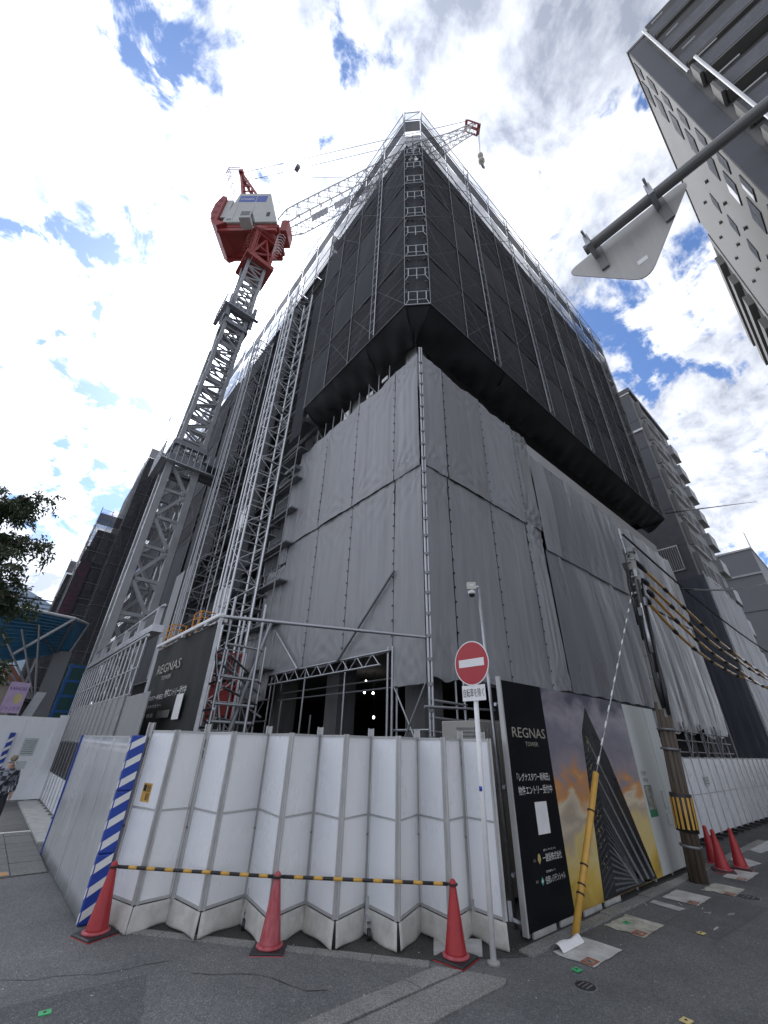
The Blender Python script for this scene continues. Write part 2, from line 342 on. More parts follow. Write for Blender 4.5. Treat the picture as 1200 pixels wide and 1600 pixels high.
# ------------------------------------------------------------------ folding gate
gate = thing('folding_gate', 'white concertina folding gate of tall panels behind the red cones', 'gate', (3.0,5.0,0))
P = [(1.60,6.42),(2.16,5.95),(2.80,5.52),(3.22,4.95),(3.70,4.52),(4.20,4.20),(4.56,3.80)]
F = [(1.76,5.89),(2.25,5.34),(2.70,4.76),(3.20,4.36),(3.67,3.97),(4.14,3.70),(4.55,3.33)]
def leaf(a, b, m, first):
    a, b = V(*a,0), V(*b,0); d = (b-a).normalized(); n = V(d.y,-d.x,0)
    if n.dot(V(-1,-1,0)) < 0: n = -n
    a = a+d*.014; b = b-d*.014; th = .012
    def slab(z0, z1, in0, t0, t1, name, mm, par=gate):
        p, q = a+d*in0, b-d*in0
        return G().prism([p+n*t0+V(0,0,z0), q+n*t0+V(0,0,z0), q+n*t0+V(0,0,z1), p+n*t0+V(0,0,z1)], n*(t1-t0)).build(name, mm, par)
    slab(1.010, 1.772, .021, -.004, .008, 'panel', m); slab(.240, .990, .021, -.004, .008, 'panel', m)
    g = G(); u = V(0,0,1)
    g.bar(a+d*.010+u*.21, a+d*.010+u*1.80, .02, .034, n); g.bar(b-d*.010+u*.21, b-d*.010+u*1.80, .02, .034, n)
    for z in (.228, 1.0, 1.782): g.bar(a+d*.0205+u*z, b-d*.0205+u*z, .034 if z != 1.0 else .026, .022 if z != 1.0 else .016)
    g.build('leaf_frame', alu, gate)
    prof = [(.0,.205),(.012,.16),(.022,.1),(.03,.045),(.028,.018)]
    wv = rnd(0,6)
    def fn(s, t):
        k = t*(len(prof)-1); i = min(int(k), len(prof)-2); fr = k-i
        o_ = prof[i][0]*(1-fr)+prof[i+1][0]*fr; z = prof[i][1]*(1-fr)+prof[i+1][1]*fr
        ex = d*(o_*.95*s) if first else -d*(o_*.95*(1-s))
        ex = ex+(d*(.02*s) if first else -d*(.02*(1-s)))
        return a+(b-a)*s+ex+n*(o_+.012+.006*t*math.sin(9*s+wv))+V(0,0,z+.012*t*math.sin(4*s+wv))
    sk = G().sheet(fn, 10, 8).build('skirt', rubber, gate, True)
    so_ = sk.modifiers.new('thick', 'SOLIDIFY'); so_.thickness = .008*S
for i in range(7):
    leaf(P[i], F[i], white, 1)
    if i < 6: leaf(F[i], P[i+1], cream, 0)  # leaves of the other facing take the shaded tone
leaf(F[6], (4.78,3.62), cream, 0)
for i, p in enumerate(P+[(4.80,3.64)]):
    g = G(); x, y = p; dd = V(.74,-.67,0); nn = V(-.67,-.74,0)
    c = V(x,y,0)+nn*.03
    for o_, w_ in ((-.030,.014),(.030,.014)): g.bar(c+dd*o_+V(0,0,.08), c+dd*o_+V(0,0,1.88), w_, .045, nn)
    g.bar(c-nn*.012+V(0,0,.09), c-nn*.012+V(0,0,1.875), .046, .02, nn)
    po = g.build('post', alu, gate)
    b0 = c+nn*.0+V(0,0,.82); G().tube(b0-nn*.004, b0+nn*.012, .012, 8).build('bolt', dkst, po)
    for z in (1.5,1.62): G().bar(c-nn*.001+V(0,0,z), c-nn*.001+V(0,0,z+.09), .008, .004, nn).build('slot', blk, po)
def caster(p, ang):
    x, y = p; g = G(); dx, dy = math.cos(ang), math.sin(ang)
    c = V(x,y,0)+V(-.67,-.74,0)*.05
    g.bar(c+V(0,0,.14), c+V(0,0,.30), .05, .045, (dx,dy,0)); g.bar(c+V(0,0,.16), c+V(dx*.11,dy*.11,.125), .05, .03)
    h = c+V(dx*.11,dy*.11,0)
    for s_ in (-1,1):
        o_ = V(-dy,dx,0)*.024*s_; g.bar(h+o_+V(0,0,.14), h+o_+V(dx*.03,dy*.03,.045), .03, .005, (-dy,dx,0))
    ob = g.build('caster', galv, gate, bevel=.003)
    ax = h+V(dx*.03,dy*.03,.045); G().tube(ax-V(-dy,dx,0)*.017, ax+V(-dy,dx,0)*.017, .045, 16).build('wheel', blk, ob)
caster((2.84,5.46), -2.2); caster((3.72,4.5), -2.1); caster((4.6,3.78), -.9); caster((4.86,3.52), -.6)
# yellow sticker on the first leaf
g = G(); a = V(1.60,6.42,0); b = V(1.76,5.89,0); d = (b-a).normalized(); n = V(d.y,-d.x,0); n = n if n.dot(V(-1,-1,0)) > 0 else -n
p = a+d*.17+n*.0095
stk = G().prism([p+V(0,0,1.06), p+d*.17+V(0,0,1.06), p+d*.17+V(0,0,1.24), p+V(0,0,1.24)], n*.002).build('sticker', yel, gate); stk['label'] = 'yellow warning sticker'
q = p+n*.002
txt('lettering', '開放\n厳禁', ink, stk, q+d*.085+V(0,0,1.075), d, .075, .15)
G().prism([q+d*.015+V(0,0,1.16), q+d*.07+V(0,0,1.16), q+d*.07+V(0,0,1.225), q+d*.015+V(0,0,1.225)], n*.001).build('pictogram', ink, stk)

# hoarding sheet at the left with blue trim, and striped corner guard
hs = thing('steel_hoarding', 'glossy pale grey steel hoarding left of the striped guard', 'hoarding', (1.42,8.3,0))
hsm = mat('glossy grey sheet', (.44,.455,.47), .22, .0, .05, 1.2, .04, 1.2, streak=(1,1.2,.5), spec=.6)
def hoard(y0, y1):
    def fn(s, t):
        y = y0+(y1-y0)*s
        return V(1.40+.018*math.sin(y*1.1+.4)*(1-t)**2, y, .012+t*(1.70-.012)+.0)
    o = G().sheet(fn, 14, 10).build('sheet', hsm, hs, True); m = o.modifiers.new('t','SOLIDIFY'); m.thickness = .02
for i in range(4): hoard(6.42+.937*i+(.002 if i else 0), 6.42+.937*(i+1))
G().bar((1.385,10.19,.0),(1.385,10.19,1.72),.06,.05).build('edge_trim', blue, hs)
G().bar((1.41,6.5,1.712),(1.41,10.17,1.712),.04,.018).build('top_trim', alu, hs)
for i in range(3): pipe(hs, 'stay', (1.45,7+1.4*i,1.5), (2.1,7+1.4*i,.05), .02, galv)
cg = thing('corner_guard', 'blue and white striped foam guard on the gate post', 'corner guard', (1.5,6.36,0))
for k in range(3):
    z0 = .01+k*.575; 
    seg = G().box(1.385,1.55,6.345,6.412,z0,z0+.57).build('foam_segment', blue, cg, bevel=.012)
    for j in range(3):
        za = z0+.03+j*.19
        G().prism([(1.395,6.3445,za),(1.54,6.3445,za+.085),(1.54,6.3445,za+.165),(1.395,6.3445,za+.08)], (0,-.002,0)).build('white_stripe', prt, seg)
        G().prism([(1.3845,6.353,za),(1.3845,6.405,za-.03),(1.3845,6.405,za+.05),(1.3845,6.353,za+.08)], (-.002,0,0)).build('white_stripe', prt, seg)

# ------------------------------------------------------------------ cones and bars
def cone(name, label, m, loc, group, rz=0, tilt=(0,0)):
    o = thing(name, label, 'traffic cone', loc, group); x, y, z = loc
    c = (x,y,0)
    G().box(x-.155,x+.155,y-.155,y+.155,.0,.028).build('base', blk, o, bevel=.012)
    G().box(x-.158,x+.158,y-.158,y+.158,-.0,.009).build('base_rim', m, o, bevel=.004)
    G().lathe([(.125,.028),(.126,.040),(.108,.046),(.102,.050)], c, 28).build('flange', conedf, o, True)
    G().lathe([(.102,.046),(.099,.06),(.034,.50),(.031,.515),(.034,.53),(.031,.548),(.022,.562),(.008,.57)], c, 28).build('body', m, o, True)
    o.rotation_euler = (tilt[0], tilt[1], rz); return o
cone('traffic_cone', 'red cone in front of the striped blue guard', coned, (1.5,6.03,0), 'cones before the folding gate', .35)
cone('traffic_cone', 'faded scuffed red cone standing between the two barrier bars', conedf, (2.72,4.73,0), 'cones before the folding gate', .9)
cone('traffic_cone', 'red cone beside the white no entry sign pole', coned, (4.0,3.53,0), 'cones before the folding gate', .2)
cone('traffic_cone', 'red cone nearest the utility pole, at the front of three', coned, (10.2,2.94,0), 'cones behind the utility pole', .4)
cone('traffic_cone', 'red cone at the right of the three by the utility pole', coned, (10.68,2.80,0), 'cones behind the utility pole', .1)
cone('traffic_cone', 'red cone at the back of the three, closest to the fence', coned, (10.6,3.16,0), 'cones behind the utility pole', .7)
def cbar(label, a, b):
    o = thing('barrier_bar', label, 'barrier bar', ((a[0]+b[0])/2,(a[1]+b[1])/2,.525), 'barrier bars on the cones'); a, b = V(a), V(b); d = (b-a).normalized()
    G().tube(a+d*.05, b-d*.05, .0155, 12).build('rod', blk, o, True)
    n = 8; Lg = (b-a).length-.16
    for i in range(n):
        p = a+d*(.12+Lg*(i+.25)/n); G().tube(p, p+d*Lg/n*.46, .0165, 12).build('yellow_band', yel, o, True)
    for c in (a, b):
        g = G(); k = 20
        for i in range(k):
            t, t2 = 2*math.pi*i/k, 2*math.pi*(i+1)/k
            g.tube(c+V(math.cos(t)*.042,math.sin(t)*.042,0), c+V(math.cos(t2)*.042,math.sin(t2)*.042,0), .009, 6)
        g.build('ring', blk, o, True)
cbar('yellow and black barrier bar between the left and middle cones', (1.5,6.03,.525), (2.72,4.73,.525))
cbar('yellow and black barrier bar ending at the sign pole cone', (2.72,4.73,.528), (4.0,3.53,.528))

# ------------------------------------------------------------------ no entry sign, cctv
ns = thing('no_entry_sign', 'round red no entry sign on a white pole at the corner', 'traffic sign', (4.22,3.27,0))
G().tube((4.215,3.27,0),(4.235,3.235,2.72),.028,16).build('pole', wht, ns, True)
fd = V(-1,0,0); ux = V(0,-1,0); uz = V(0,0,1); cc = V(4.24,3.235,2.60)+fd*.045
def disc(c, r, t, name, m, par, n=40):
    return G().prism([c+ux*r*math.cos(2*math.pi*i/n)+uz*r*math.sin(2*math.pi*i/n) for i in range(n)], fd*t).build(name, m, par)
disc(cc, .258, .004, 'plate', wht, ns); disc(cc+fd*.004, .245, .002, 'red_face', signred, ns)
c2 = cc+fd*.006
G().prism([c2-ux*.19-uz*.045, c2+ux*.19-uz*.045, c2+ux*.19+uz*.045, c2-ux*.19+uz*.045], fd*.002).build('white_bar', wht, ns)
pc = V(4.24,3.235,2.262)+fd*.045
pl_ = G().prism([pc-ux*.17-uz*.085, pc+ux*.17-uz*.085, pc+ux*.17+uz*.085, pc-ux*.17+uz*.085], fd*.004).build('sub_plate', wht, ns, bevel=.0015); pl_['label'] = 'white plate with black characters under the disc'
txt('lettering', '自転車を除く', ink, pl_, pc-ux*.15-uz*.045+fd*.004, ux, .30, .095)
for z in (2.66,2.52,2.26): G().bar(V(4.24,3.235,z)-fd*.032, V(4.24,3.235,z)+fd*.044, .07, .025).build('clamp', galv, ns)
G().tube((4.2245,3.254,1.30),(4.2249,3.2535,1.345),.0285,16).build('blue_sticker', blue, ns, True)
G().lathe([(.06,.0),(.055,.02),(.03,.03)], (4.215,3.27,0), 16).build('pole_foot', conc, ns, True)
cv = thing('security_camera', 'white dome security camera on a thin galvanised pole', 'camera', (5.09,3.62,0))
G().tube((5.10,3.62,0),(5.07,3.66,3.86),.022,12).build('pole', galv, cv, True)
hc = V(5.0,3.74,3.90); hu = V(.66,-.75,0); hn = V(-.75,-.66,0)
bx_ = G().prism([hc-hu*.07-hn*.05+V(0,0,-.06), hc+hu*.07-hn*.05+V(0,0,-.06), hc+hu*.07+hn*.07+V(0,0,-.06), hc-hu*.07+hn*.07+V(0,0,-.06)], (0,0,.12)).build('housing', mat('beige box', (.52,.51,.46), .5), cv, bevel=.01)
G().prism([hc-hu*.03+hn*.0705, hc+hu*.03+hn*.0705, hc+hu*.03+hn*.0705+V(0,0,.018), hc-hu*.03+hn*.0705+V(0,0,.018)], hn*.001).build('label', prt, bx_)
G().lathe([(.058,.0),(.06,-.045),(.055,-.06)][::-1], (hc.x,hc.y,hc.z-.06), 20).build('collar', wht, cv, True)
G().lathe([(.01,-.105),(.03,-.098),(.045,-.075),(.048,-.06)], (hc.x,hc.y,hc.z-.06), 20).build('dome', blk, cv, True)
G().bar(hc+hu*.07, V(5.075,3.655,3.90), .03, .03).build('bracket', galv, cv)

# ------------------------------------------------------------------ billboard on the side street
def sunset_mat():
    m = bpy.data.materials.new('printed sunset sky'); m.use_nodes = True; n = m.node_tree.nodes; l = m.node_tree.links; b = n['Principled BSDF']
    t = n.new('ShaderNodeTexCoord'); s = n.new('ShaderNodeSeparateXYZ'); l.new(t.outputs['Object'], s.inputs[0])
    mp = n.new('ShaderNodeMapping'); mp.inputs['Scale'].default_value = (.8,1,1.3); mp.inputs['Rotation'].default_value = (0,.5,0); l.new(t.outputs['Object'], mp.inputs[0])
    a = n.new('ShaderNodeTexNoise'); l.new(mp.outputs[0], a.inputs['Vector']); a.inputs['Scale'].default_value = 1.9; a.inputs['Detail'].default_value = 8; a.inputs['Distortion'].default_value = .6
    ad = n.new('ShaderNodeMath'); ad.operation = 'MULTIPLY_ADD'; l.new(a.outputs[0], ad.inputs[0]); ad.inputs[1].default_value = 1.5; ad.inputs[2].default_value = -.75
    zz = n.new('ShaderNodeMath'); l.new(s.outputs[2], zz.inputs[0]); l.new(ad.outputs[0], zz.inputs[1])
    mr = n.new('ShaderNodeMapRange'); l.new(zz.outputs[0], mr.inputs[0]); mr.inputs[1].default_value = 0; mr.inputs[2].default_value = 3.0
    r = n.new('ShaderNodeValToRGB'); l.new(mr.outputs[0], r.inputs[0]); cr = r.color_ramp
    cols = [(0,(.30,.19,.04)),(.13,(.58,.40,.08)),(.25,(.62,.50,.22)),(.34,(.42,.35,.27)),(.42,(.62,.54,.40)),(.50,(.55,.25,.08)),(.58,(.28,.24,.26)),(.72,(.18,.175,.215)),(.85,(.30,.275,.31)),(1,(.08,.08,.11))]
    cr.elements[0].color = (*cols[0][1],1); cr.elements[1].position = 1; cr.elements[1].color = (*cols[-1][1],1)
    for p, c in cols[1:-1]: e = cr.elements.new(p); e.color = (*c,1)
    l.new(r.outputs[0], b.inputs['Base Color']); b.inputs['Roughness'].default_value = .3; return m
bb = thing('billboard', 'long advertising hoarding with black panel and sunset tower picture', 'billboard', (7.5,3.33,0))
YB = 3.33
G().box(4.90,5.868,YB,YB+.03,.06,2.49).build('black_panel', blackprint, bb)
pic = G().box(5.872,8.648,YB,YB+.03,.06,2.485).build('picture_panel', sunset_mat(), bb)
gp_m = mat('pale green grey sheet', (.47,.50,.485), .35, 0, .1, 1.2, .05, 3, streak=(2,2,.4))
for i in range(3): G().box(8.652+.49*i,8.652+.49*(i+1)-.003,YB+.004*(i%2),YB+.03,.06,2.47).build('grey_panel', gp_m, bb)
G().box(4.868,4.896,YB-.012,YB+.05,.04,2.53).build('edge_post', alu, bb)
for i in range(8): pipe(bb, 'back_post', (5.0+.7*i,YB+.07,0), (5.0+.7*i,YB+.07,2.45), .022, galv)
for z in (.5,1.3,2.2): pipe(bb, 'back_rail', (4.9,YB+.12,z), (10.1,YB+.12,z), .022, galv)
for i in range(4): G().box(5.0+.55*i,5.45+.55*i,YB+.004,YB+.025,.0,.058).build('base_board', lconc, bb)
# the printed tower: two faces with floor lines, flat on the picture
yt = YB-.0015
ap = (7.20,2.30); lb = (6.62,.065); rb = (8.25,.065); mid = (7.02,1.55)
tw = G(); tw.add([(7.16,yt,2.31),(6.90,yt,1.95),(6.62,yt,.065),(8.40,yt,.065),(7.62,yt,1.6)], [(0,1,2,3,4)])
tower_p = tw.build('printed_tower', mat('printed tower dark', (.012,.014,.018), .3, 0, .3, 3), bb)
lm = mat('printed tower line', (.10,.105,.11), .3); lg = mat('printed tower lights', (.22,.18,.09), .3, 0, .5, 20)
yl = yt-.0012
for i in range(26):        # receding floor edges of the right face, from the corner line
    k = i/25; z0 = .08+2.0*k**1.15
    zc = z0; xc = 6.98+.17*k; xr = 8.36-(8.36-7.3)*(k**.8); zr = max(.08, zc-(.9+.5*k)*(1-k*.6))
    if zr >= zc-.02: continue
    q = G(); q.add([(xc,yl,zc),(xr,yl,zr),(xr,yl,zr-.012),(xc,yl,zc-.024)], [(3,2,1,0)]); q.build('floor_line', lm, tower_p)
for i in range(22):
    k = i/22; z0 = .2+1.75*k; x0 = 6.66+.22*k
    q = G(); q.add([(x0,yl,z0-.12),(6.97+.15*k,yl,z0),(6.97+.15*k,yl,z0+.012),(x0,yl,z0-.11)], [(0,1,2,3)]); q.build('floor_line', lm, tower_p)
for i in range(40):
    k = rnd(0,.95); x0 = 6.72+.3*k+rnd(0,.2)*(1-k); z0 = .3+1.7*k
    q = G(); q.add([(x0,yl-.0006,z0),(x0+.03,yl-.0006,z0),(x0+.03,yl-.0006,z0+.02),(x0,yl-.0006,z0+.02)], [(0,1,2,3)]); q.build('lit_window', lg, tower_p)
for i in range(4):
    q = G(); x0 = 6.98; q.add([(x0+.05*i,yl-.0004,1.9-.45*i),(x0+.03+.05*i,yl-.0004,1.9-.45*i),(8.33-.2*i,yl-.0004,.1),(8.25-.2*i,yl-.0004,.1)], [(0,1,2,3)]); q.build('corner_line', mat('printed pale line', (.17,.17,.17), .3), tower_p)
ux_ = (1,0,0); f0 = YB-.001
txt('company_lettering', 'REGNAS', gold, bb, (5.03,f0,1.83), ux_, .78, .115)
txt('company_lettering', 'TOWER', gold, bb, (5.30,f0,1.735), ux_, .30, .05)
txt('japanese_lettering', '「レグナスタワー新梅田」', prt, bb, (5.02,f0,1.36), ux_, .74, .085)
txt('japanese_lettering', '物件エントリー受付中', prt, bb, (5.02,f0,1.225), ux_, .76, .09)
txt('japanese_lettering', '一建設株式会社', prt, bb, (5.35,f0,.58), ux_, .42, .075)
txt('japanese_lettering', '飯田グループホールディングス', prt, bb, (5.38,f0,.675), ux_, .27, .022)
txt('japanese_lettering', '住商レジデンシャル', prt, bb, (5.35,f0,.39), ux_, .43, .07)
txt('japanese_lettering', '住友商事グループ', prt, bb, (5.38,f0,.485), ux_, .2, .022)
txt('japanese_lettering', '売主', gold, bb, (5.15,f0,.60), ux_, .05, .025); txt('japanese_lettering', '販売', gold, bb, (5.15,f0,.42), ux_, .05, .025)
def flat(name, pts, m, par): 
    g = G(); g.add(pts, [tuple(range(len(pts)))]); return g.build(name, m, par)
flat('emblem', [(5.24,f0-.001,.61),(5.275,f0-.001,.57),(5.31,f0-.001,.61),(5.30,f0-.001,.65),(5.275,f0-.001,.67),(5.25,f0-.001,.65)], mat('gold emblem', (.5,.4,.15), .4), bb)
flat('emblem', [(5.25,f0-.001,.425),(5.285,f0-.001,.385),(5.32,f0-.001,.425),(5.285,f0-.001,.465)], mat('green emblem', (.05,.32,.25), .4), bb)
flat('emblem_centre', [(5.27,f0-.002,.425),(5.285,f0-.002,.405),(5.30,f0-.002,.425),(5.285,f0-.002,.445)], prt, bb)
flat('blank_label', [(5.33,f0,.83),(5.60,f0,.83),(5.60,f0,1.145),(5.33,f0,1.145)], wht, bb)
# notice and two sockets in the grey part
ps = flat('poster', [(8.74,YB-.002,.78),(9.06,YB-.002,.78),(9.06,YB-.002,1.22),(8.74,YB-.002,1.22)], mat('green poster', (.02,.16,.075), .4, 0, .2, 5), bb); ps['label'] = 'small picture poster with a green foot'
pm = mat('printed photo', (.10,.11,.10), .4, 0, .75, 9, col2=(.42,.40,.36))
flat('photo', [(8.75,YB-.003,.88),(9.05,YB-.003,.88),(9.05,YB-.003,1.21),(8.75,YB-.003,1.21)], pm, ps)
for (a,b,c,d_) in ((9.44,.86,9.58,1.12),(9.42,.62,9.58,.80)):
    q = G().box(a,c,YB-.012,YB-.0,b,d_).build('frame', alu, bb); G().box(a+.018,c-.018,YB-.014,YB-.0125,b+.018,d_-.018).build('pane', gp_m, q)
txt('japanese_lettering', '安全第一', mat('dim green ink', (.08,.12,.10), .5), bb, (8.76,YB-.001,1.36), ux_, .26, .07)
txt('japanese_lettering', '現場', MATS['dim green ink'], bb, (8.78,YB-.001,1.26), ux_, .2, .06)

# ------------------------------------------------------------------ utility pole, guy, cables
up_ = thing('utility_pole', 'leaning grey utility pole with brown conduits and striped guard', 'utility pole', (9.06,3.03,0))
pb, pt = V(9.06,3.0,0), V(9.17,2.60,5.52)
def onp(z, dx=0, dy=0): k = z/5.52; return pb+(pt-pb)*k+V(dx,dy,0)
G().tube(onp(0), onp(5.5), .115, 20, .085).build('shaft', pole, up_, True)
for i, a in enumerate((2.5,3.2,3.9,4.6,5.3)):
    dx, dy = math.cos(a)*.10, math.sin(a)*.10; r = .045 if i in (1,3) else .04
    G().tube(onp(0.0,dx,dy), onp(2.5-.12*(i%3),dx*.9,dy*.9), r, 12, r*.92).build('conduit_cover', wood, up_, True)
for z in (.42,1.75,2.05): G().tube(onp(z), onp(z+.035), (.152 if z < 2 else .147), 24).build('band', dkst, up_, True)
gd = G().tube(onp(.62), onp(1.13), .158, 28).build('striped_guard', blk, up_, True)
for i in range(14):
    t = 2*math.pi*i/14
    p0, p1 = onp(.66, math.cos(t)*.159, math.sin(t)*.159), onp(1.08, math.cos(t)*.159, math.sin(t)*.159)
    G().bar(p0, p1, .036, .006, (math.cos(t),math.sin(t),0)).build('yellow_stripe', yel, gd)
for z in (2.9,3.3,3.75,4.2,4.6,4.95,5.25): G().tube(onp(z), onp(z+.025), .125-.006*z, 20).build('band', galv, up_, True)
G().path([onp(2.4,-.10,-.06),onp(2.8,-.11,-.04),onp(3.1,-.11,-.02),onp(3.5,-.10,.0),onp(4.4,-.09,.0)], [.03,.05,.03,.03,.025], 8).build('riser_cable', blk, up_, True)
G().path([onp(2.3,-.06,-.11),onp(2.7,-.06,-.12),onp(3.2,-.05,-.11),onp(4.6,-.02,-.1)], [.03,.04,.022,.02], 8).build('riser_cable', blk, up_, True)
G().tube(onp(3.35,-.10,-.06), onp(3.95,-.10,-.05), .035, 10).build('junction_sleeve', galv, up_, True)
G().tube(onp(3.9,-.10,-.06), onp(4.3,-.10,-.05), .02, 10).build('junction_sleeve', wht, up_, True)
for i in range(6):
    z = 4.5+.17*i; G().bar(onp(z,-.14,-.02), onp(z,-.20,-.02), .05, .04).build('cable_clamp', dkst, up_)
for k in range(3):
    G().path([onp(5.4-.2*k,-.1,0),onp(5.3-.2*k,-.24,.02),onp(4.9-.1*k,-.26,.02),onp(4.5,-.15,0)], .012, 6).build('loop_wire', blk, up_, True)
G().tube(onp(5.42), onp(5.52), .12, 12).build('cap', dkst, up_)
for k, (z, a_) in enumerate(((5.3,.3),(5.05,2.2),(4.85,3.6),(4.7,.6),(4.45,2.8),(4.25,4.2),(4.05,3.3))):
    dx, dy = math.cos(a_)*.12, math.sin(a_)*.12
    G().bar(onp(z,dx,dy), onp(z+.16,dx*1.25,dy*1.25), .07, .06).build('bracket', (dkst, blk, galv)[k % 3], up_, bevel=.008)
for k in range(5):
    a_ = 2.2+.55*k; dx, dy = math.cos(a_)*.115, math.sin(a_)*.115
    G().path([onp(3.9-.3*k,dx,dy),onp(4.3,dx*1.1,dy*1.1),onp(4.75,dx*1.25,dy*1.2),onp(5.15-.12*k,dx,dy)], .016+.004*(k % 2), 6).build('riser_cable', blk, up_, True)
G().bar(onp(5.35,-.2,0), onp(5.35,.25,0), .05, .05).build('cross_arm', dkst, up_)
G().tube(onp(5.3,-.18,.0), onp(5.95,-.2,.05), .012, 6).build('mast_rod', galv, up_); G().tube(onp(5.7,-.19,.04), onp(5.95,-.2,.05), .03, 8).build('insulator', galv, up_)
gy = thing('guy_wire', 'braced guy wire with a long yellow guard on its foot', 'guy wire', (5.38,3.11,0))
ga, gb, gc = V(5.38,3.10,0), V(6.35,2.98,1.45), V(9.08,2.72,4.62)
G().path([ga, ga+(gb-ga)*.5+V(0,0,-.01), gb], [.036,.039,.037], 16).build('yellow_guard', yel, gy, True)
G().tube(gb-(gb-ga)*.05, gc, .008, 6).build('wire', galv, gy, True)
gw = (gc-gb).normalized()
for i in range(14):
    p = gb+(gc-gb)*(i/14+.03); G().tube(p, p+gw*.12, .0135, 6).build('wire_wrap', prt, gy, True)
for k in (.22,.27,.38,.72): 
    p = ga+(gb-ga)*k; G().tube(p, p+(gb-ga).normalized()*.015, .043, 16).build('strap', blk, gy, True)
cabs = [('uppermost yellow sleeved power cable from the pole top', [(9.3,2.6,5.3),(11.16,2.6,5.0),(12.5,2.6,4.77),(13.93,2.6,4.54),(15.1,2.6,4.36),(20,2.6,4.1),(30,2.6,4.2)], True),
        ('second yellow sleeved power cable below the top one', [(9.3,2.55,4.85),(10.28,2.55,4.68),(11.69,2.55,4.43),(12.92,2.55,4.24),(15.07,2.55,4.08),(19.6,2.55,3.93),(30,2.55,4.0)], True),
        ('third sleeved power cable, just above the lowest', [(9.25,2.5,4.58),(10.07,2.5,4.33),(11.48,2.5,4.03),(12.9,2.5,3.83),(14.85,2.5,3.72),(18.3,2.5,3.55),(30,2.5,3.7)], True),
        ('lowest sagging yellow sleeved power cable by the pole', [(9.2,2.6,4.48),(10.13,2.6,4.13),(11.47,2.6,3.83),(12.99,2.6,3.67),(14.38,2.6,3.62),(15.9,2.6,3.62),(30,2.6,3.75)], True)]
def smooth_path(pts, k=6):
    pts = [V(p) for p in pts]; o = []
    for i in range(len(pts)-1):
        p0 = pts[max(i-1,0)]; p1 = pts[i]; p2 = pts[i+1]; p3 = pts[min(i+2,len(pts)-1)]
        for j in range(k):
            t = j/k; o.append(.5*((2*p1)+(p2-p0)*t+(2*p0-5*p1+4*p2-p3)*t*t+(3*p1-p0-3*p2+p3)*t**3))
    return o+[pts[-1]]
for lab, pts, sl_ in cabs:
    c = thing('power_cable', lab, 'cable', pts[0], 'sleeved power cables'); sp = smooth_path(pts, 8)
    G().path(sp, .022, 8).build('wire', blk, c, True)
    acc = 0; nxt = .35; seg = []
    i = 1
    # sleeves about 1.2 m long with black joints
    cur = sp[3:]; sleeve = [cur[0]]; ln = 0
    for a, b in zip(cur, cur[1:]):
        ln += (b-a).length; sleeve.append(b)
        if ln > 1.05:
            G().path(sleeve, .031, 10).build('sleeve', yor, c, True)
            e = sleeve[-1]; dd = (sleeve[-1]-sleeve[-2]).normalized()
            G().path([e-dd*.12, e-dd*.06, e+dd*.06, e+dd*.12], [.035,.043,.043,.035], 10).build('joint', blk, c, True)
            sleeve = [b]; ln = 0
    G().path([sp[0], sp[1], sp[2], sp[3]], [.035,.05,.055,.04], 8).build('cable_end', blk, c, True)
for lab, a, b, sag in (('thin black wire sloping from tarpaulin to far right', (11.8,2.2,7.3), (60,2.2,28.0), 0), ('thin black wire branching from the sleeved cables', (11.0,2.3,5.0), (30.2,2.2,10.2), .2), ('thin wire from pole top along the street', (9.1,2.6,5.85), (34,2.2,6.2), 1.0)):
    a, b = V(a), V(b); pts = [a+(b-a)*(i/16)-V(0,0,sag*4*(i/16)*(1-i/16)) for i in range(17)]
    tag(G().path(pts, .024, 6).build('overhead_wire', blk, None, True, o=tuple(a)), lab, 'wire', 'overhead wires')
for k in range(3):
    lab = ('uppermost of three yellow guide wires at the right edge', 'middle of three yellow guide wires at the right edge', 'lowest of three yellow guide wires at the right edge')[k]
    a = V(17.2,1.95,4.55-.33*k); b = V(24,1.4,5.4-.33*k)
    tag(G().tube(a, b, .03, 8).build('overhead_wire', yor, None, True, o=tuple(a)), lab, 'wire', 'overhead wires')

# ------------------------------------------------------------------ things on the road
def decal(lab, x0, x1, y0, y1, m=prt, red_=True, torn=False, grp='stickers on the road'):
    o = thing('road_sticker', lab, 'road sticker', ((x0+x1)/2,(y0+y1)/2,0), grp); k = .06
    pts = []
    for i in range(8): pts.append((x0+(x1-x0)*i/8+k*.2*rnd(-1,1), y0+rnd(-.006,.006)))
    for i in range(5): pts.append((x1+rnd(-.01,.01), y0+(y1-y0)*i/5))
    for i in range(8): pts.append((x1-(x1-x0)*i/8, y1+(rnd(-.03,.0) if torn else rnd(-.006,.006))))
    for i in range(5): pts.append((x0+(rnd(-.02,.04) if torn else 0), y1-(y1-y0)*i/5))
    flat('sheet', [(a,b,.0055) for a, b in pts], m, o)
    if red_:
        q = flat('red_print', [(x0+.02,y0+.02,.0065),(x0+.18,y0+.02,.0065),(x0+.18,y0+.14,.0065),(x0+.02,y0+.14,.0065)], mat('faded red print', (.32,.11,.06), .6, 0, .3, 9), o)
        flat('print_centre', [(x0+.05+.05*(1+math.cos(t*.7854)),y0+.08+.045*math.sin(t*.7854),.007) for t in range(8)], mat('brown print', (.09,.06,.045), .6, 0, .5, 12, col2=(.45,.4,.35)), q)
    return o
stm = mat('weathered sticker', (.47,.46,.43), .7, 0, .3, 4, col2=(.60,.60,.58), scuff=.7, scuffc=(.16,.155,.15)); sty = mat('worn yellowish sticker', (.40,.39,.31), .7, 0, .45, 5, col2=(.55,.54,.48), scuff=.85, scuffc=(.12,.12,.115))
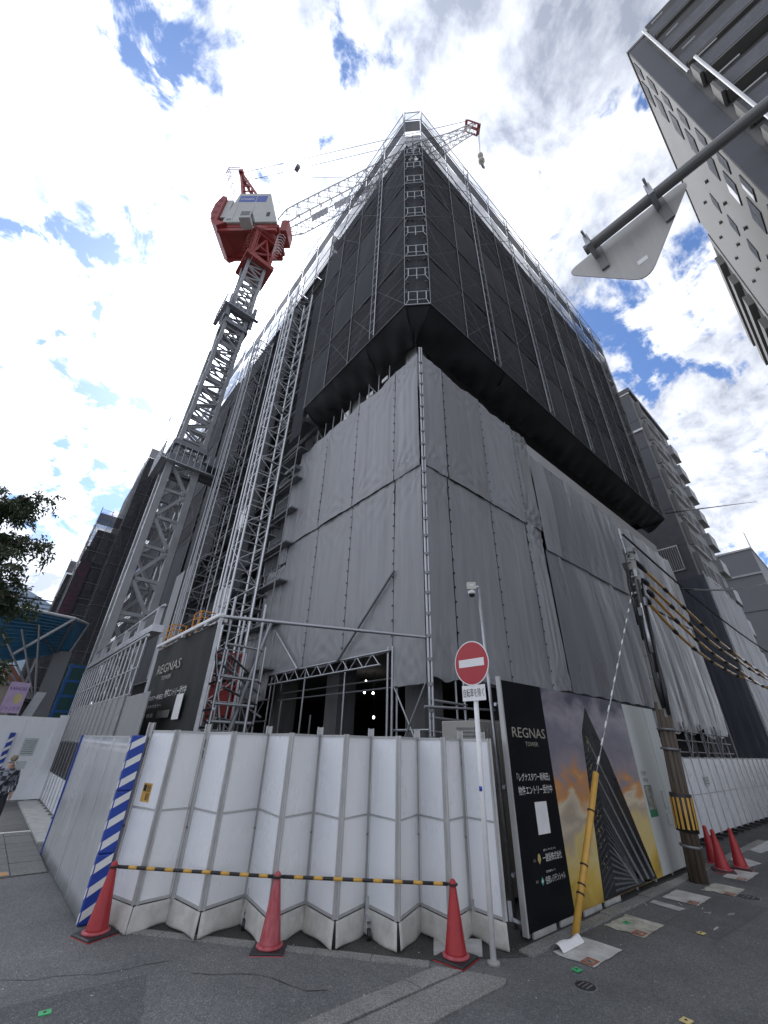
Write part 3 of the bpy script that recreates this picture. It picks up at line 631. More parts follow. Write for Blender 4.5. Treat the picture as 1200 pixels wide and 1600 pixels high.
s1 = decal('torn pale road sticker at the foot of the yellow guy guard', 4.88,5.50,2.67,3.08, stm, True, True)
G().sheet(lambda s, t: V(4.93+.42*s, 2.98+.12*t, .009+.05*math.sin(math.pi*t)+.015*math.sin(7*s)*t), 10, 6).build('peeled_corner', wht, s1, True)
decal('pale road sticker with a torn corner, second from the guy wire', 6.0,6.6,2.66,3.09, sty, True, True)
decal('pale road sticker with orange end before the utility pole', 7.72,8.3,2.64,3.06, stm, True)
decal('dirty yellow road sticker at the foot of the utility pole', 8.62,9.2,2.45,2.85, sty, True, True)
decal('whitish road sticker under the right hand cones', 9.75,10.6,2.55,2.86, stm, True)
def mark(lab, pts, m=wht): tag(flat('road_marking', [(a-pts[0][0],b-pts[0][1],.0) for a, b in pts], m, None), lab, 'road marking', 'road markings').location = (pts[0][0]*S, pts[0][1]*S, .0055*S)
wl = mat('worn white road paint', (.42,.42,.41), .7, 0, .3, 5, col2=(.62,.62,.6))
mark('short white painted dash between two road stickers', [(7.28,2.72),(7.46,2.70),(7.5,3.08),(7.34,3.08)], wl)
mark('white painted bar beyond the right hand cones', [(10.95,2.75),(11.5,2.68),(11.9,3.1),(11.4,3.15)], wl)
mark('far white painted bar along the right fence', [(12.6,2.9),(14.8,2.75),(15.0,3.1),(13.0,3.25)], wl)
def cover(lab, x, y, r):
    o = thing('valve_cover', lab, 'valve cover', (x,y,0), 'valve covers')
    G().lathe([(r*1.12,.0),(r*1.12,.006),(r,.006)], (x,y,0), 24).build('rim', dkst, o); G().lathe([(r*.97,.004),(r*.95,.009)], (x,y,0), 24).build('lid', blk, o)
    for i in range(3): G().bar((x-r*.6,y-r*.4+r*.4*i,.010),(x+r*.6,y-r*.4+r*.4*i,.010),.012,.004).build('rib', dkst, o)
cover('small round iron valve cover near the torn sticker', 4.5,2.56,.085); cover('round iron valve cover beyond the stickers', 8.75,2.32,.13)
gm = mat('green marker', (.06,.42,.16), .5); ym = mat('yellow marker', (.62,.50,.22), .5)
for lab, x, y, m_ in (('green survey marker beside the valve cover', 4.71,2.74,gm), ('green survey marker on the left asphalt', .99,4.73,gm), ('green survey marker on the second sticker', 6.3,2.95,gm), ('yellow survey marker in the middle of the road', 6.66,2.32,ym), ('yellow survey marker at the bottom edge', 4.6,1.86,ym)):
    o = thing('survey_marker', lab, 'marker', (x,y,0), 'survey markers'); G().prism([(x-.04,y-.03,.007),(x+.035,y-.038,.007),(x+.042,y+.028,.007),(x-.033,y+.034,.007)],(0,0,.006)).build('tile', m_, o); G().tube((x,y,.012),(x,y,.016),.01,8).build('pin', ink, o)
o = thing('cover_plate', 'small square rusty orange cover in the left paving', 'cover', (.8,9.0,0)); G().box(.70,.90,8.90,9.10,.0,.022).build('plate', mat('rust plate', (.42,.22,.09), .7, 0, .3, 8), o); G().box(.685,.915,8.885,9.115,.0,.017).build('frame', dkst, o)
# painted survey writing
q = G()
for i in range(9):
    a = V(6.9+rnd(-.2,1.2),2.3+rnd(-.1,.75),.0052); b = a+V(rnd(-.16,.16),rnd(-.1,.1),0); n_ = (b-a).cross(V(0,0,1)).normalized()*.006
    q.add([a-n_,b-n_,b+n_,a+n_],[(0,1,2,3)])
cb = q.build('chalk_marking', wl, None); tag(cb, 'faint white chalk survey marks on the asphalt', 'road marking')
# fallen grit and paper scraps
q = G()
for i in range(240):
    a = V(rnd(.5,7),rnd(1.8,6.0),.005); r_ = rnd(.003,.008); q.add([a+V(r_*math.cos(t*2.1+i),r_*math.sin(t*2.1+i),rnd(0,.004)) for t in range(3)],[(0,1,2)])
tag(q.build('grit', wht), 'pale grit and paper scraps scattered on the road', 'litter', kind='stuff')

# ------------------------------------------------------------------ the tower under construction
tw_ = thing('tower_building', 'dark concrete tower under construction inside the scaffolding', 'building', (15,20,0))
wallm = mat('raw dark wall', (.085,.087,.092), .8, 0, .25, 1.2, .15, 12)
slabm = mat('raw slab edge', (.16,.16,.16), .85, 0, .2, 2, .2, 20)
zs = [3.65+2.45*i for i in range(4)]+[13.45+2.75*i for i in range(6)]
for i, z in enumerate(zs):
    cube(tw_, 'floor_slab', (15.8,28.05,z), (19.2,44.1,.24), slabm)
for i in range(len(zs)-1):
    a, b = zs[i]+.12, zs[i+1]-.12
    if i == 3:      # open storey above the tarpaulin
        cube(tw_, 'wall', (16.2,29.5,(a+b)/2), (16.0,40,b-a), wallm); continue
    cube(tw_, 'wall', (15.9,28.2,(a+b)/2), (18.6,43.6,b-a), wallm)
for y in (6.4,9.4,12.4,15.4,18.4,21.4): cube(tw_, 'column', (6.62,y,1.77), (.55,.55,3.52), conc_shade); cube(tw_, 'column', (6.62,y,12.23), (.5,.5,2.2), conc)
for x in (9.6,12.8,16,19.2,22.4,25): cube(tw_, 'column', (x,6.4,1.77), (.55,.55,3.52), conc_shade); cube(tw_, 'column', (x,6.75,12.23), (.5,.5,2.2), dark)  # entrance gloom and overhang shade put into the column colours
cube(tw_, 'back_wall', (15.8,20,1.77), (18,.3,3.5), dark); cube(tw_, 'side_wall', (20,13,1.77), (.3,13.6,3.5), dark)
G().box(11.25,24.7,5.62,5.9,10.2,11.72).build('parapet_band', mat('pale panel band', (.42,.42,.42), .6, 0, .08, 1.5), tw_)
bulb = mat('lit bulb', (1,.95,.85), .3, emit=((1,.95,.85), 9))
for k, p in enumerate(((7.6,9.6,3.25),(7.8,9.9,3.0),(7.75,9.45,2.95),(7.8,9.45,2.35))):
    o = thing('work_lamp', ('topmost of the lit bulbs in the dark entrance','lit bulb at the left of the middle pair','lit bulb at the right of the middle pair','lowest of the lit bulbs in the dark entrance')[k], 'lamp', p, 'bulbs in the entrance')
    G().lathe([(.008,-.035),(.022,-.028),(.03,-.005),(.022,.015),(.012,.03)], p, 12).build('bulb', bulb, o, True)
    G().tube((p[0],p[1],p[2]+.03),(p[0],p[1],p[2]+.09),.014,8).build('socket', blk, o); G().tube((p[0],p[1],p[2]+.09),(p[0],p[1],3.53),.005,5).build('flex', blk, o)

# ------------------------------------------------------------------ grey tarpaulin scaffold
ts = thing('tarpaulin_scaffold', 'scaffold hung with pale grey tarpaulins round the tower corner', 'scaffold', (5.82,5.49,0))
def tsheet(par, A, B, z0, z1, m, amp=.03, sagt=.12, sagb=.05, seed=0, pull=0., nu=42, nv=46, name='tarpaulin_sheet', off=0., pleat=0., z0b=None, fold=0.):
    rg = random.Random(seed); A, B = V(*A,0), V(*B,0); d = (B-A); Lg = d.length; d.normalize(); n = V(d.y,-d.x,0)
    if n.dot(V(-1,-1,0)) < 0: n = -n
    ph = [rg.uniform(0,6.28) for _ in range(10)]; k1 = rg.uniform(5,9); k2 = rg.uniform(11,17)
    z0b = z0 if z0b is None else z0b
    def fn(s, t):
        zb = z0+(z0b-z0)*s
        zb += sagb*(-math.sin(math.pi*s)+.4*math.sin(9*s+ph[0])*(s*(1-s)*4)); zt = z1-sagt*(math.sin(math.pi*s)+.25*math.sin(11*s+ph[1])*(s*(1-s)*4))
        z = zb+(zt-zb)*t; e = min(1, 6*min(s,1-s)); u = s*Lg
        w = amp*(.55*math.sin(k1*u+ph[2]+.5*math.sin(.8*z+ph[3]))+.35*math.sin(k2*u+ph[4]+.7*math.sin(.5*z+ph[5]))+.5*math.sin(1.6*z+ph[6]+1.2*u))*(.25+.75*e)
        w += amp*1.1*math.sin(math.pi*s)*(.3+.7*math.sin(math.pi*min(1,t*1.02)))
        for cs, ct, q in ((0,1,7),(1,1,8),(0,0,9),(1,0,6)):
            du = (s-cs)*Lg; dz = (t-ct)*(z1-z0); r = math.hypot(du,dz)
            an = math.atan2(abs(dz),abs(du)); w += amp*1.7*math.sin(17*an+ph[q])*math.exp(-r/.8)*min(1,r*2.5)
        w += (fold*math.sin(2.2*(u-.35*pull*z)+ph[1])*(.4+.6*t)+fold*.6*math.sin(3.6*(u-.25*z*pull)+ph[2])**3)*min(1,4*min(s,1-s))
        w += amp*.22*math.sin(23*u+ph[7]+.9*math.sin(.7*z+ph[8]))*e+amp*.16*math.sin(31*u+ph[9]+1.3*math.sin(.45*z+ph[3]))*e
        w += pleat*(s**.6)*(.25+.75*math.sin(math.pi*min(1,max(0,t*.9+.05))))
        p = A+d*u+n*(w+.02+off)+V(0,0,z); return p
    ob = G().sheet(fn, nu, nv).build(name, m, par, True); return ob
def lacing(par, x, y, z0, z1, nrm_):
    g = G(); z = z0+.2
    while z < z1-.1:
        c = V(x,y,z)+V(nrm_)*(.05 if z < 7.7 else .095); g.bar(c-V(0,0,.02), c+V(0,0,.02), .03, .012, nrm_); z += .33
    o = g.build('lacing', blk, par); o['kind'] = 'stuff'
RX = [5.84,6.70,8.50,10.28,11.2]; sd = 1
for i in range(4):
    a, b = (RX[i]+.012,5.49), (RX[i+1]-.012,5.49)
    tsheet(ts, a, b, 7.69, 11.74-.06*i, TARPS[sd % 4], .013 if i < 3 else .03, .12 if i else .04, 0, sd, fold=0 if i < 3 else .07, off=.045); sd += 1
    tsheet(ts, a, b, 2.85 if i < 2 else 2.6, 7.72, TARPS[sd % 4], .011 if i < 3 else .03, 0, .06, sd, fold=0 if i < 3 else .07); sd += 1
    if i: lacing(ts, RX[i], 5.49, 2.9, 11.5, (0,-1,0))
LY = [5.52,6.48,8.30,10.12,12.05]
for i in range(4):
    a, b = (5.82,LY[i]+.012), (5.82,LY[i+1]-.012)
    tsheet(ts, a, b, 7.69, 11.76, TARPS[(sd+1) % 4], .014, .14 if i else .04, 0, sd, fold=.012*i, off=.045); sd += 1
    tsheet(ts, a, b, 2.72 if i == 0 else 3.42, 7.72, TARPS[(sd+2) % 4], .012, 0, .05 if i else .02, sd); sd += 1
    if i: lacing(ts, 5.82, LY[i], 3.5, 11.5, (-1,0,0))
tsheet(ts, (5.82,12.06), (5.80,13.3), 2.75, 7.0, tarp, .03, .05, .05, 77); tsheet(ts, (5.80,12.06),(5.74,12.5),7.1,11.4,tarp,.02,.1,.02,78)
tsheet(ts, (5.80,13.31), (5.72,13.9), 2.75, 5.4, tarp, .03, .3, .05, 79)
# far stretch on the side street: longer sheets with drawn folds
RX2 = [11.22,12.1,14.0,15.9,17.8,19.7,21.6,23.5,24.9]
for i in range(8):
    a, b = (RX2[i]+.004,5.46+.02*(i%2)), (RX2[i+1]-.004,5.46+.02*((i+1)%2))
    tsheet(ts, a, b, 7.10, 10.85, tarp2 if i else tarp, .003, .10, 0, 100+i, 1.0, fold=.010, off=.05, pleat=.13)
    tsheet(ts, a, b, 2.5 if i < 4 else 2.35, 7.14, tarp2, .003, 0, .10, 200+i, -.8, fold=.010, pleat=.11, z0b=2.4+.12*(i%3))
def apron(par, x0, x1, seed):
    rg = random.Random(seed); ph = [rg.uniform(0,6.28) for _ in range(4)]
    def fn(s, t):
        x = x0+(x1-x0)*s; y = 5.40-(5.40-3.40)*t
        z = 2.95-.42*t+.03*math.sin(3*x+ph[0])*math.sin(math.pi*t)+.012*math.sin(11*x+3*t+ph[1])-.10*math.sin(math.pi*t)
        return V(x, y, z)
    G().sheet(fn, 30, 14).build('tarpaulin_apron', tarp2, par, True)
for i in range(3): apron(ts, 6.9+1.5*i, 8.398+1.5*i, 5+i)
# corner standards with couplers, standards, ledgers, braces
for dx, dy in ((-.03,-.03),(.02,-.06)): pipe(ts, 'corner_standard', (5.80+dx,5.47+dy,0), (5.80+dx,5.47+dy,11.95), .026, galv)
for i in range(26): G().tube((5.79,5.43,.5+.43*i),(5.79,5.43,.56+.43*i),.055,8).build('coupler', dkst, ts)
for x in RX[1:]+RX2[1:]: pipe(ts, 'standard', (x,5.60,0), (x,5.60,11.9 if x < 11 else 10.8), .024, galv)
for y in LY[1:]+[13.3,13.9]: pipe(ts, 'standard', (5.93,y,0), (5.93,y,11.9), .024, galv)
for y in (6.48,6.62): pipe(ts, 'standard', (5.80,y,0), (5.80,y,3.5), .026, galv)
for z in (1.92,2.14,2.42): pipe(ts, 'ledger', (5.75,5.42,z), (6.78+.3*(z < 2),5.42,z-.02), .024, galv)
pipe(ts, 'ledger', (5.6,5.40,2.30), (7.3,5.15,2.34), .024, galv); pipe(ts, 'ledger', (6.3,5.0,2.12), (7.6,4.9,2.12), .024, galv)
pipe(ts, 'standard', (6.72,5.42,0), (6.72,5.42,2.8), .026, galv)
pipe(ts, 'brace', (5.82,5.55,1.3), (5.82,6.45,2.72), .018, galv); pipe(ts, 'brace', (5.80,6.45,1.3), (5.80,5.55,2.72), .018, galv)
pipe(ts, 'ledger', (5.85,5.5,2.72), (5.85,6.5,2.72), .022, galv); pipe(ts, 'ledger', (5.85,5.5,1.95), (5.85,6.5,1.95), .022, galv)
pipe(ts, 'tie_pipe', (2.3,6.97,3.52), (5.84,5.45,3.52), .032, galv)
for p, q in (((5.74,6.4,5.15),(5.70,8.35,3.38)),((5.70,11.9,4.75),(5.68,10.15,3.40)),((5.72,11.95,2.3),(5.7,13.6,2.75))): pipe(ts, 'brace', p, q, .03, dkst if p[1] < 7 else galv)
pipe(ts, 'truss_chord', (5.74,6.5,3.41), (5.74,11.9,3.41), .024, galv); pipe(ts, 'truss_chord', (5.70,6.75,3.15), (5.70,11.75,3.13), .024, galv)
for i in range(9):
    y = 6.8+.55*i; pipe(ts, 'truss_web', (5.72,y,3.15), (5.74,y+.27,3.40), .014, galv); pipe(ts, 'truss_web', (5.74,y+.27,3.40), (5.72,y+.5,3.15), .014, galv)
for y, z in ((11.75,3.1),(11.2,2.4),(9.6,2.0)): pipe(ts, 'standard', (5.9,y,0), (5.9,y,z+.3), .024, dkst)
for k in range(2):
    pipe(ts, 'ledger', (6.1+.1*k,6.6,2.75+.2*k), (6.1+.1*k,11.8,2.75+.2*k), .02, dkst)
for k in range(9):
    y = 7.1+.55*k; pipe(ts, 'head_standard', (6.05,y,11.7), (6.05,y,12.85), .02, galv)
    if k % 3 == 1: pipe(ts, 'head_brace', (6.05,y,11.9), (6.05,y+.55,12.8), .016, galv)
for k, (y, w_, h_) in enumerate(((10.9,.5,.5),(10.3,.35,.35),(9.6,.3,.6),(8.2,.35,.18),(7.4,.3,.15))): cube(ts, 'sky_light_board', (6.1,y,12.0+.12*k), (.02,w_,h_), wht)  # white boards added as the bright sky showing through the open storey
for k in range(4):
    z = 1.1+.55*k; pipe(ts, 'ledger', (5.8,11.75,z), (5.8,14.2,z), .022, dkst)
pipe(ts, 'brace', (5.75,12,1.2), (5.75,13.5,2.7), .018, galv); pipe(ts, 'brace', (5.75,13.5,1.2), (5.75,12,2.7), .018, galv)
for i in range(7):        # frames under the far sheets
    x = 11.4+1.9*i
    for z in (1.75,2.1,2.4): pipe(ts, 'ledger', (x,5.4,z), (x+1.85,5.4,z), .022, dkst)
    pipe(ts, 'brace', (x,5.38,1.5), (x+.9,5.38,2.6), .016, galv); pipe(ts, 'brace', (x+.9,5.38,1.5), (x,5.38,2.6), .016, galv)
    pipe(ts, 'standard', (x,5.36,0), (x,5.36,2.7), .026, dkst)
# framed dark mesh panels left of the sheets
for i in range(2):
    for j in range(4):
        y0 = 12.55+.65*i; z0 = 7.05+1.05*j
        G().box(5.84,5.85,y0+.03,y0+.62,z0+.03,z0+1.02).build('mesh_panel', mat('grey mesh panel', (.075,.078,.085), .7, 0, .2, 3), ts)
        g = G(); 
        for p, q in (((5.83,y0,z0),(5.83,y0+.65,z0)),((5.83,y0,z0),(5.83,y0,z0+1.05)),((5.83,y0+.65,z0),(5.83,y0+.65,z0+1.05))): g.tube(p, q, .018, 6)
        g.build('panel_frame', galv, ts)

# ------------------------------------------------------------------ black net scaffold
nsf = thing('net_scaffold', 'overhanging scaffold wrapped in black net on the upper tower', 'scaffold', (5.3,5.0,13.5))
ZL = [13.5,16.25,19.0,21.75,24.5,27.2]
NX = [5.77+1.8*i for i in range(12)]; NY = [5.48,7.0,8.5,10.0,11.47]
def nsheet(par, A, B, z0, z1, seed, m=net):
    rg = random.Random(seed); a, b = V(*A,0), V(*B,0); d = (b-a); Lg = d.length; d.normalize(); n = V(d.y,-d.x,0)
    if n.dot(V(-1,-1,0)) < 0: n = -n
    ph = rg.uniform(0,6); q = rg.uniform(.01,.09); m = rg.choice((net,net,netB,netC)) if m is net else m
    def fn(s, t): return a+d*(Lg*s)+n*(q*math.sin(math.pi*s)*math.sin(math.pi*t)+.018*math.sin(7*s+5*t+ph)*math.sin(math.pi*s)+.008*math.sin(19*s-6*t+ph))+V(0,0,z0+(z1-z0)*t)
    return G().sheet(fn, 8, 10).build('net_sheet', m, par, True)
def netside(par, pts, levels, seed, inward, m=net, inner=True):
    iw = V(*inward,0)
    for i in range(len(pts)-1):
        A, B = V(*pts[i]), V(*pts[i+1]); d = (B-A).normalized()*.012
        for j in range(len(levels)-1): nsheet(par, A+d, B-d, levels[j]+.015, levels[j+1]-.015, seed*1000+i*20+j, m)
    z0, z1 = levels[0], levels[-1]
    for i, p in enumerate(pts):
        P3 = V(*p,0)
        pipe(par, 'standard', P3-iw*.03+V(0,0,z0-.03), P3-iw*.03+V(0,0,z1+1.9), .015, dkst)
        if inner: pipe(par, 'inner_standard', P3+iw*.55+V(0,0,z0), P3+iw*.55+V(0,0,z1+.8), .024, galv)
    A, B = V(*pts[0],0), V(*pts[-1],0)
    for j, z in enumerate(levels):
        pipe(par, 'ledger', A-iw*.03+V(0,0,z), B-iw*.03+V(0,0,z), .016, dkst)
        if j < len(levels)-1:
            for zz_ in (.9,1.83): pipe(par, 'inner_ledger', A+iw*.06+V(0,0,z+zz_), B+iw*.06+V(0,0,z+zz_), .02, galv)
            for zz_ in (.0,1.37):
                q = G(); q.bar((A+B)/2-(B-A)/2+iw*.32+V(0,0,z+zz_+.06), B+iw*.32+V(0,0,z+zz_+.06), .42, .04); q.build('deck', dkst, par)
            for i in range(len(pts)-1):
                a, b = V(*pts[i],0)+iw*.05, V(*pts[i+1],0)+iw*.05
                pipe(par, 'brace', a+V(0,0,z+.1), b+V(0,0,levels[j+1]-.1), .013, galv)
                if (i+j) % 2: pipe(par, 'brace', b+V(0,0,z+.1), a+V(0,0,levels[j+1]-.1), .013, galv)
netside(nsf, [(x,4.94) for x in NX], ZL, 1, (0,1)); netside(nsf, [(5.24,y) for y in NY], ZL, 2, (1,0))
# ladder columns standing outside the net
def ladder(par, p, d, z0, z1, w=.34, st=.9):
    p = V(*p,0); d = V(*d,0)
    for k in (0,1): pipe(par, 'ladder_rail', p+d*w*k+V(0,0,z0), p+d*w*k+V(0,0,z1), .020, (galv, dkst)[k])
    z = z0+.3
    while z < z1-.2: pipe(par, 'rung', p+V(0,0,z), p+d*w+V(0,0,z), .014, galv); z += st*.6
for x in (9.0,12.7,16.2,19.9,23.4): ladder(nsf, (x,4.85), (1,0), 13.45, 28.9)
ladder(nsf, (5.15,6.92), (0,1), 13.45, 28.9, .22)
# chamfered corner bay with its frames
ca, cb_ = V(5.24,5.48,0), V(5.77,4.94,0); cd = (cb_-ca).normalized(); cn = V(-cd.y*-1, -cd.x, 0); cn = V(-.714,-.70,0)
for j in range(5): nsheet(nsf, (5.24+.10,5.48+.09), (5.77+.09,4.94+.10), ZL[j]+.01, ZL[j+1]-.01, 900+j, netB)
for j in range(5):
    for h in (.05,1.37):
        z = ZL[j]+h; a = ca+cn*.02+V(0,0,z); b = cb_+cn*.02+V(0,0,z)
        g = G(); i0, i1 = a+cd*.10, b-cd*.10
        g.tube(i0+V(0,0,.62), i1+V(0,0,.62), .018, 6); g.tube(i0+V(0,0,.62), i0+V(0,0,.2), .018, 6); g.tube(i1+V(0,0,.62), i1+V(0,0,.2), .018, 6)
        g.tube(i0+V(0,0,.2), i1+V(0,0,.2), .016, 6); mm = (i0+i1)/2; g.tube(mm+V(0,0,.62), mm+V(0,0,.0), .016, 6)
        g.tube(a+V(0,0,.62), i0+V(0,0,.62), .014, 6); g.tube(b+V(0,0,.62), i1+V(0,0,.62), .014, 6)
        g.tube(i0+V(0,0,.2), a+V(0,0,-.05), .012, 6); g.tube(i1+V(0,0,.2), b+V(0,0,-.05), .012, 6)
        g.build('corner_frame', galv, nsf)
    pipe(nsf, 'ledger', ca+V(0,0,ZL[j])+cn*.02, cb_+V(0,0,ZL[j])+cn*.02, .022, galv)
# guard rail with clear sheets along the roof edge
def guard(par, A, B, n, out, z0=27.25, z1=29.3):
    A, B, out = V(*A,0), V(*B,0), V(*out,0)
    for i in range(n):
        a = A+(B-A)*(i/n); b = A+(B-A)*((i+1)/n); d = (b-a).normalized()
        q = G(); zl = z0+1.3
        q.add([a+d*.03+out*.05+V(0,0,zl), b-d*.03+out*.05+V(0,0,zl), b-d*.03+out*.12+V(0,0,z1), a+d*.03+out*.12+V(0,0,z1)], [(0,1,2,3)]); q.build('clear_guard_sheet', clear, par)
        q = G(); q.add([a+d*.02+V(0,0,z0+.02), b-d*.02+V(0,0,z0+.02), b-d*.02+out*.02+V(0,0,zl-.06), a+d*.02+out*.02+V(0,0,zl-.06)], [(0,1,2,3)]); q.build('net_sheet', netO, par)
        pipe(par, 'guard_brace', a+out*.04+V(0,0,zl), b+out*.11+V(0,0,z1), .011, dkst)
        pipe(par, 'guard_post', a+out*.03+V(0,0,z0), a+out*.14+V(0,0,z1+.05), .020, dkst)
    for z, k in ((z0+1.3,.05),(z1,.12)): pipe(par, 'guard_rail', A+out*k+V(0,0,z), B+out*k+V(0,0,z), .02, galv)
guard(nsf, (5.77,4.94), (25.57,4.94), 11, (0,-1)); guard(nsf, (5.24,5.48), (5.24,11.47), 4, (-1,0)); guard(nsf, (5.24,5.48), (5.77,4.94), 1, (-.7,-.7))
# black cloth under the overhang
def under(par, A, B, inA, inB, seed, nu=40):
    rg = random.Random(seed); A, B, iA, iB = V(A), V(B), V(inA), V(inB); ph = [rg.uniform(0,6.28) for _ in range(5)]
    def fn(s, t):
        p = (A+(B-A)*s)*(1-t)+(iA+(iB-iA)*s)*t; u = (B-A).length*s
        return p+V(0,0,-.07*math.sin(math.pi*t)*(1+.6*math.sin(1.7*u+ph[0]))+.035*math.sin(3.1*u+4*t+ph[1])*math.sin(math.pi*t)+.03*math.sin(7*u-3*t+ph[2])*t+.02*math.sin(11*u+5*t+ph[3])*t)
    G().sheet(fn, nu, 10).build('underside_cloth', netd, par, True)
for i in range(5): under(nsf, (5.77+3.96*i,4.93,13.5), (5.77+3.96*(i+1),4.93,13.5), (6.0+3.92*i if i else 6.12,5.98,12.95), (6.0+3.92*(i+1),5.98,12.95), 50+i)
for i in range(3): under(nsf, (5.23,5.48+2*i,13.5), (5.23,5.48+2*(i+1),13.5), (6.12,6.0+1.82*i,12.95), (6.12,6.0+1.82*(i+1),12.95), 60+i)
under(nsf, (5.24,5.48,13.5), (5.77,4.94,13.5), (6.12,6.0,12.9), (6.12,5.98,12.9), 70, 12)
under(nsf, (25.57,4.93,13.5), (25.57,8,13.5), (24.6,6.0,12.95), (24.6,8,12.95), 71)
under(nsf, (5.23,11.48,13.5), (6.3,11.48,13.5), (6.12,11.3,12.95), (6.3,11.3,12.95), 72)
netside(nsf, [(25.6,4.96),(25.6,6.6),(25.6,8.2),(25.6,9.8)], ZL, 3, (-1,0), inner=False)
netside(nsf, [(5.26,11.47),(6.4,11.47)], ZL, 4, (0,-1), inner=False)

# ------------------------------------------------------------------ working scaffold in the recess of the left face
rs = thing('recess_scaffold', 'open steel scaffold with decks behind the hoist masts', 'scaffold', (5.9,18,0))
greym = mat('grey site panel', (.20,.205,.215), .6, 0, .12, 1.5, .05, 6)
lgm = mat('pale site panel', (.45,.46,.48), .6, 0, .1, 1.5)
RY = [11.7+1.55*i for i in range(9)]
for y in RY:
    for x in (5.35,6.1): pipe(rs, 'standard', (x,y,3), (x,y,27.5), .022, dkst)
for j in range(17):
    z = 3.6+1.375*j
    for z_, x in ((z,5.35),(z+.9,5.33)): pipe(rs, 'ledger', (x,11.7,z_), (x,24.1,z_), .016, dkst)
    for i in range(8): cube(rs, 'deck', (5.72,RY[i]+.77,z-.03), (.5,1.5,.05), dkst)
    for i in range(8):
        if (i+2*j) % 5 == 0: pipe(rs, 'brace', (5.34,RY[i],z), (5.34,RY[i+1],z+1.3), .013, dkst)
rgp = random.Random(4)
for j in range(17):
    for i in range(8):
        if rgp.random() < .55:
            z = 3.65+1.375*j; cube(rs, 'infill_panel', (6.2,RY[i]+.77,z+.6), (.03,rgp.uniform(.7,1.45),rgp.uniform(.7,1.2)), rgp.choice((greym,greym,wallm,lgm,MATS['grey mesh panel'])))
for i in range(4):
    y = 11.5+3.15*i
    for j in range(1): nsheet(rs, (5.24,y+.01), (5.24,y+3.13), 24.5, 27.18, 700+i)
    nsheet(rs, (5.24,y+.01), (5.24,y+3.13), 22.6, 24.48, 720+i) if i > 1 else None
for y0, y1, z0, z1 in ((14.75,17.1,5.5,24.4),(19.6,24.0,9.6,24.4),(11.6,12.5,12.3,22)):
    for k in range(4): nsheet(rs, (5.30,y0), (5.30,y1), z0+(z1-z0)*k/4+.02, z0+(z1-z0)*(k+1)/4-.02, 740+k+int(y0), netO)
guard(rs, (5.24,11.5), (5.24,24.1), 7, (-1,0))
G().box(5.5,6.3,12.0,12.9,11.0,11.15).build('landing', dkst, rs)
for y, z0, z1 in ((14.7,4.0,6.8),(20.4,4.2,9.5),(22.2,4.2,9.5)): G().box(5.0,5.06,y,y+1.45,z0,z1).build('smooth_panel', lgm if z1 < 7 else greym, rs)
G().box(4.95,4.97,14.75,15.4,9.2,10.1).build('white_board', wht, rs)
far = thing('far_net_scaffold', 'far stretch of netted scaffold beyond the crane mast', 'scaffold', (5.24,38,0))
FY = [24.2+2.9*i for i in range(11)]; netside(far, [(5.24,y) for y in FY], [4.2,8.2,12.2,16.2,20.2,24.2,27.9], 8, (1,0), inner=False)
guard(far, (5.24,24.2), (5.24,53.2), 10, (-1,0), 28.0, 30.2)

# ------------------------------------------------------------------ hoist masts
def hoist(label, cx, cy, w, ztop, cage):
    galv = bright if cage else globals()['galv']
    o = thing('hoist_mast', label, 'hoist mast', (cx,cy,0), 'hoist masts')
    cs = [(cx-w,cy-w),(cx+w,cy-w),(cx+w,cy+w),(cx-w,cy+w)]
    for x, y in cs: pipe(o, 'leg', (x,y,0), (x,y,ztop), .042 if cage else .036, galv)
    z = .5; k = 0
    while z < ztop-.1:
        g = G()
        for i in range(4):
            a, b = cs[i], cs[(i+1)%4]; g.tube((*a,z),(*b,z),.022,6)
            if z+.72 < ztop and i in (0,3):
                p, q = ((*a,z),(*b,z+.72)) if (k+i) % 2 else ((*b,z),(*a,z+.72)); g.tube(p, q, .012, 6)
        g.build('lattice', galv, o); z += .72; k += 1
    z = 2.75; 
    while z < ztop-1:
        cube(o, 'landing_deck', (cx+w+.2,cy,z), (.34,2*w,.05), dkst); cube(o, 'tie_bar', (cx+.45,cy,z+.6), (1.1,.08,.08), dkst); z += 2.75
    for dx in (-.12,.12): pipe(o, 'guide_rail', (cx-w-.13,cy+dx*3,1), (cx-w-.13,cy+dx*3,ztop-1.2), .026, galv)
    if cage:
        g = G(); c = G()
        x0, x1, y0, y1, z0, z1 = cx-w+.03, cx+w-.03, cy-w+.03, cy+w-.03, 2.2, 4.0
        for x in (x0,x1):
            for y in (y0,y1): g.bar((x,y,z0),(x,y,z1),.06,.06)
        for z in (z0,(z0+z1)/2,z1):
            for a, b in (((x0,y0),(x1,y0)),((x1,y0),(x1,y1)),((x1,y1),(x0,y1)),((x0,y1),(x0,y0))): g.bar((*a,z),(*b,z),.06,.06)
        g.box(x0+.05,x1-.05,y0+.05,y1-.05,z0+.1,z0+.9)
        q = g.build('cage', red, o); q['label'] = 'red hoist cage low in the mast'
    return o
hoist('tall silver lattice hoist mast beside the grey tarpaulin', 4.78,13.15,.42,22.8, True)
hoist('second lattice hoist mast, next to the crane mast', 4.72,17.7,.42,23.2, False)
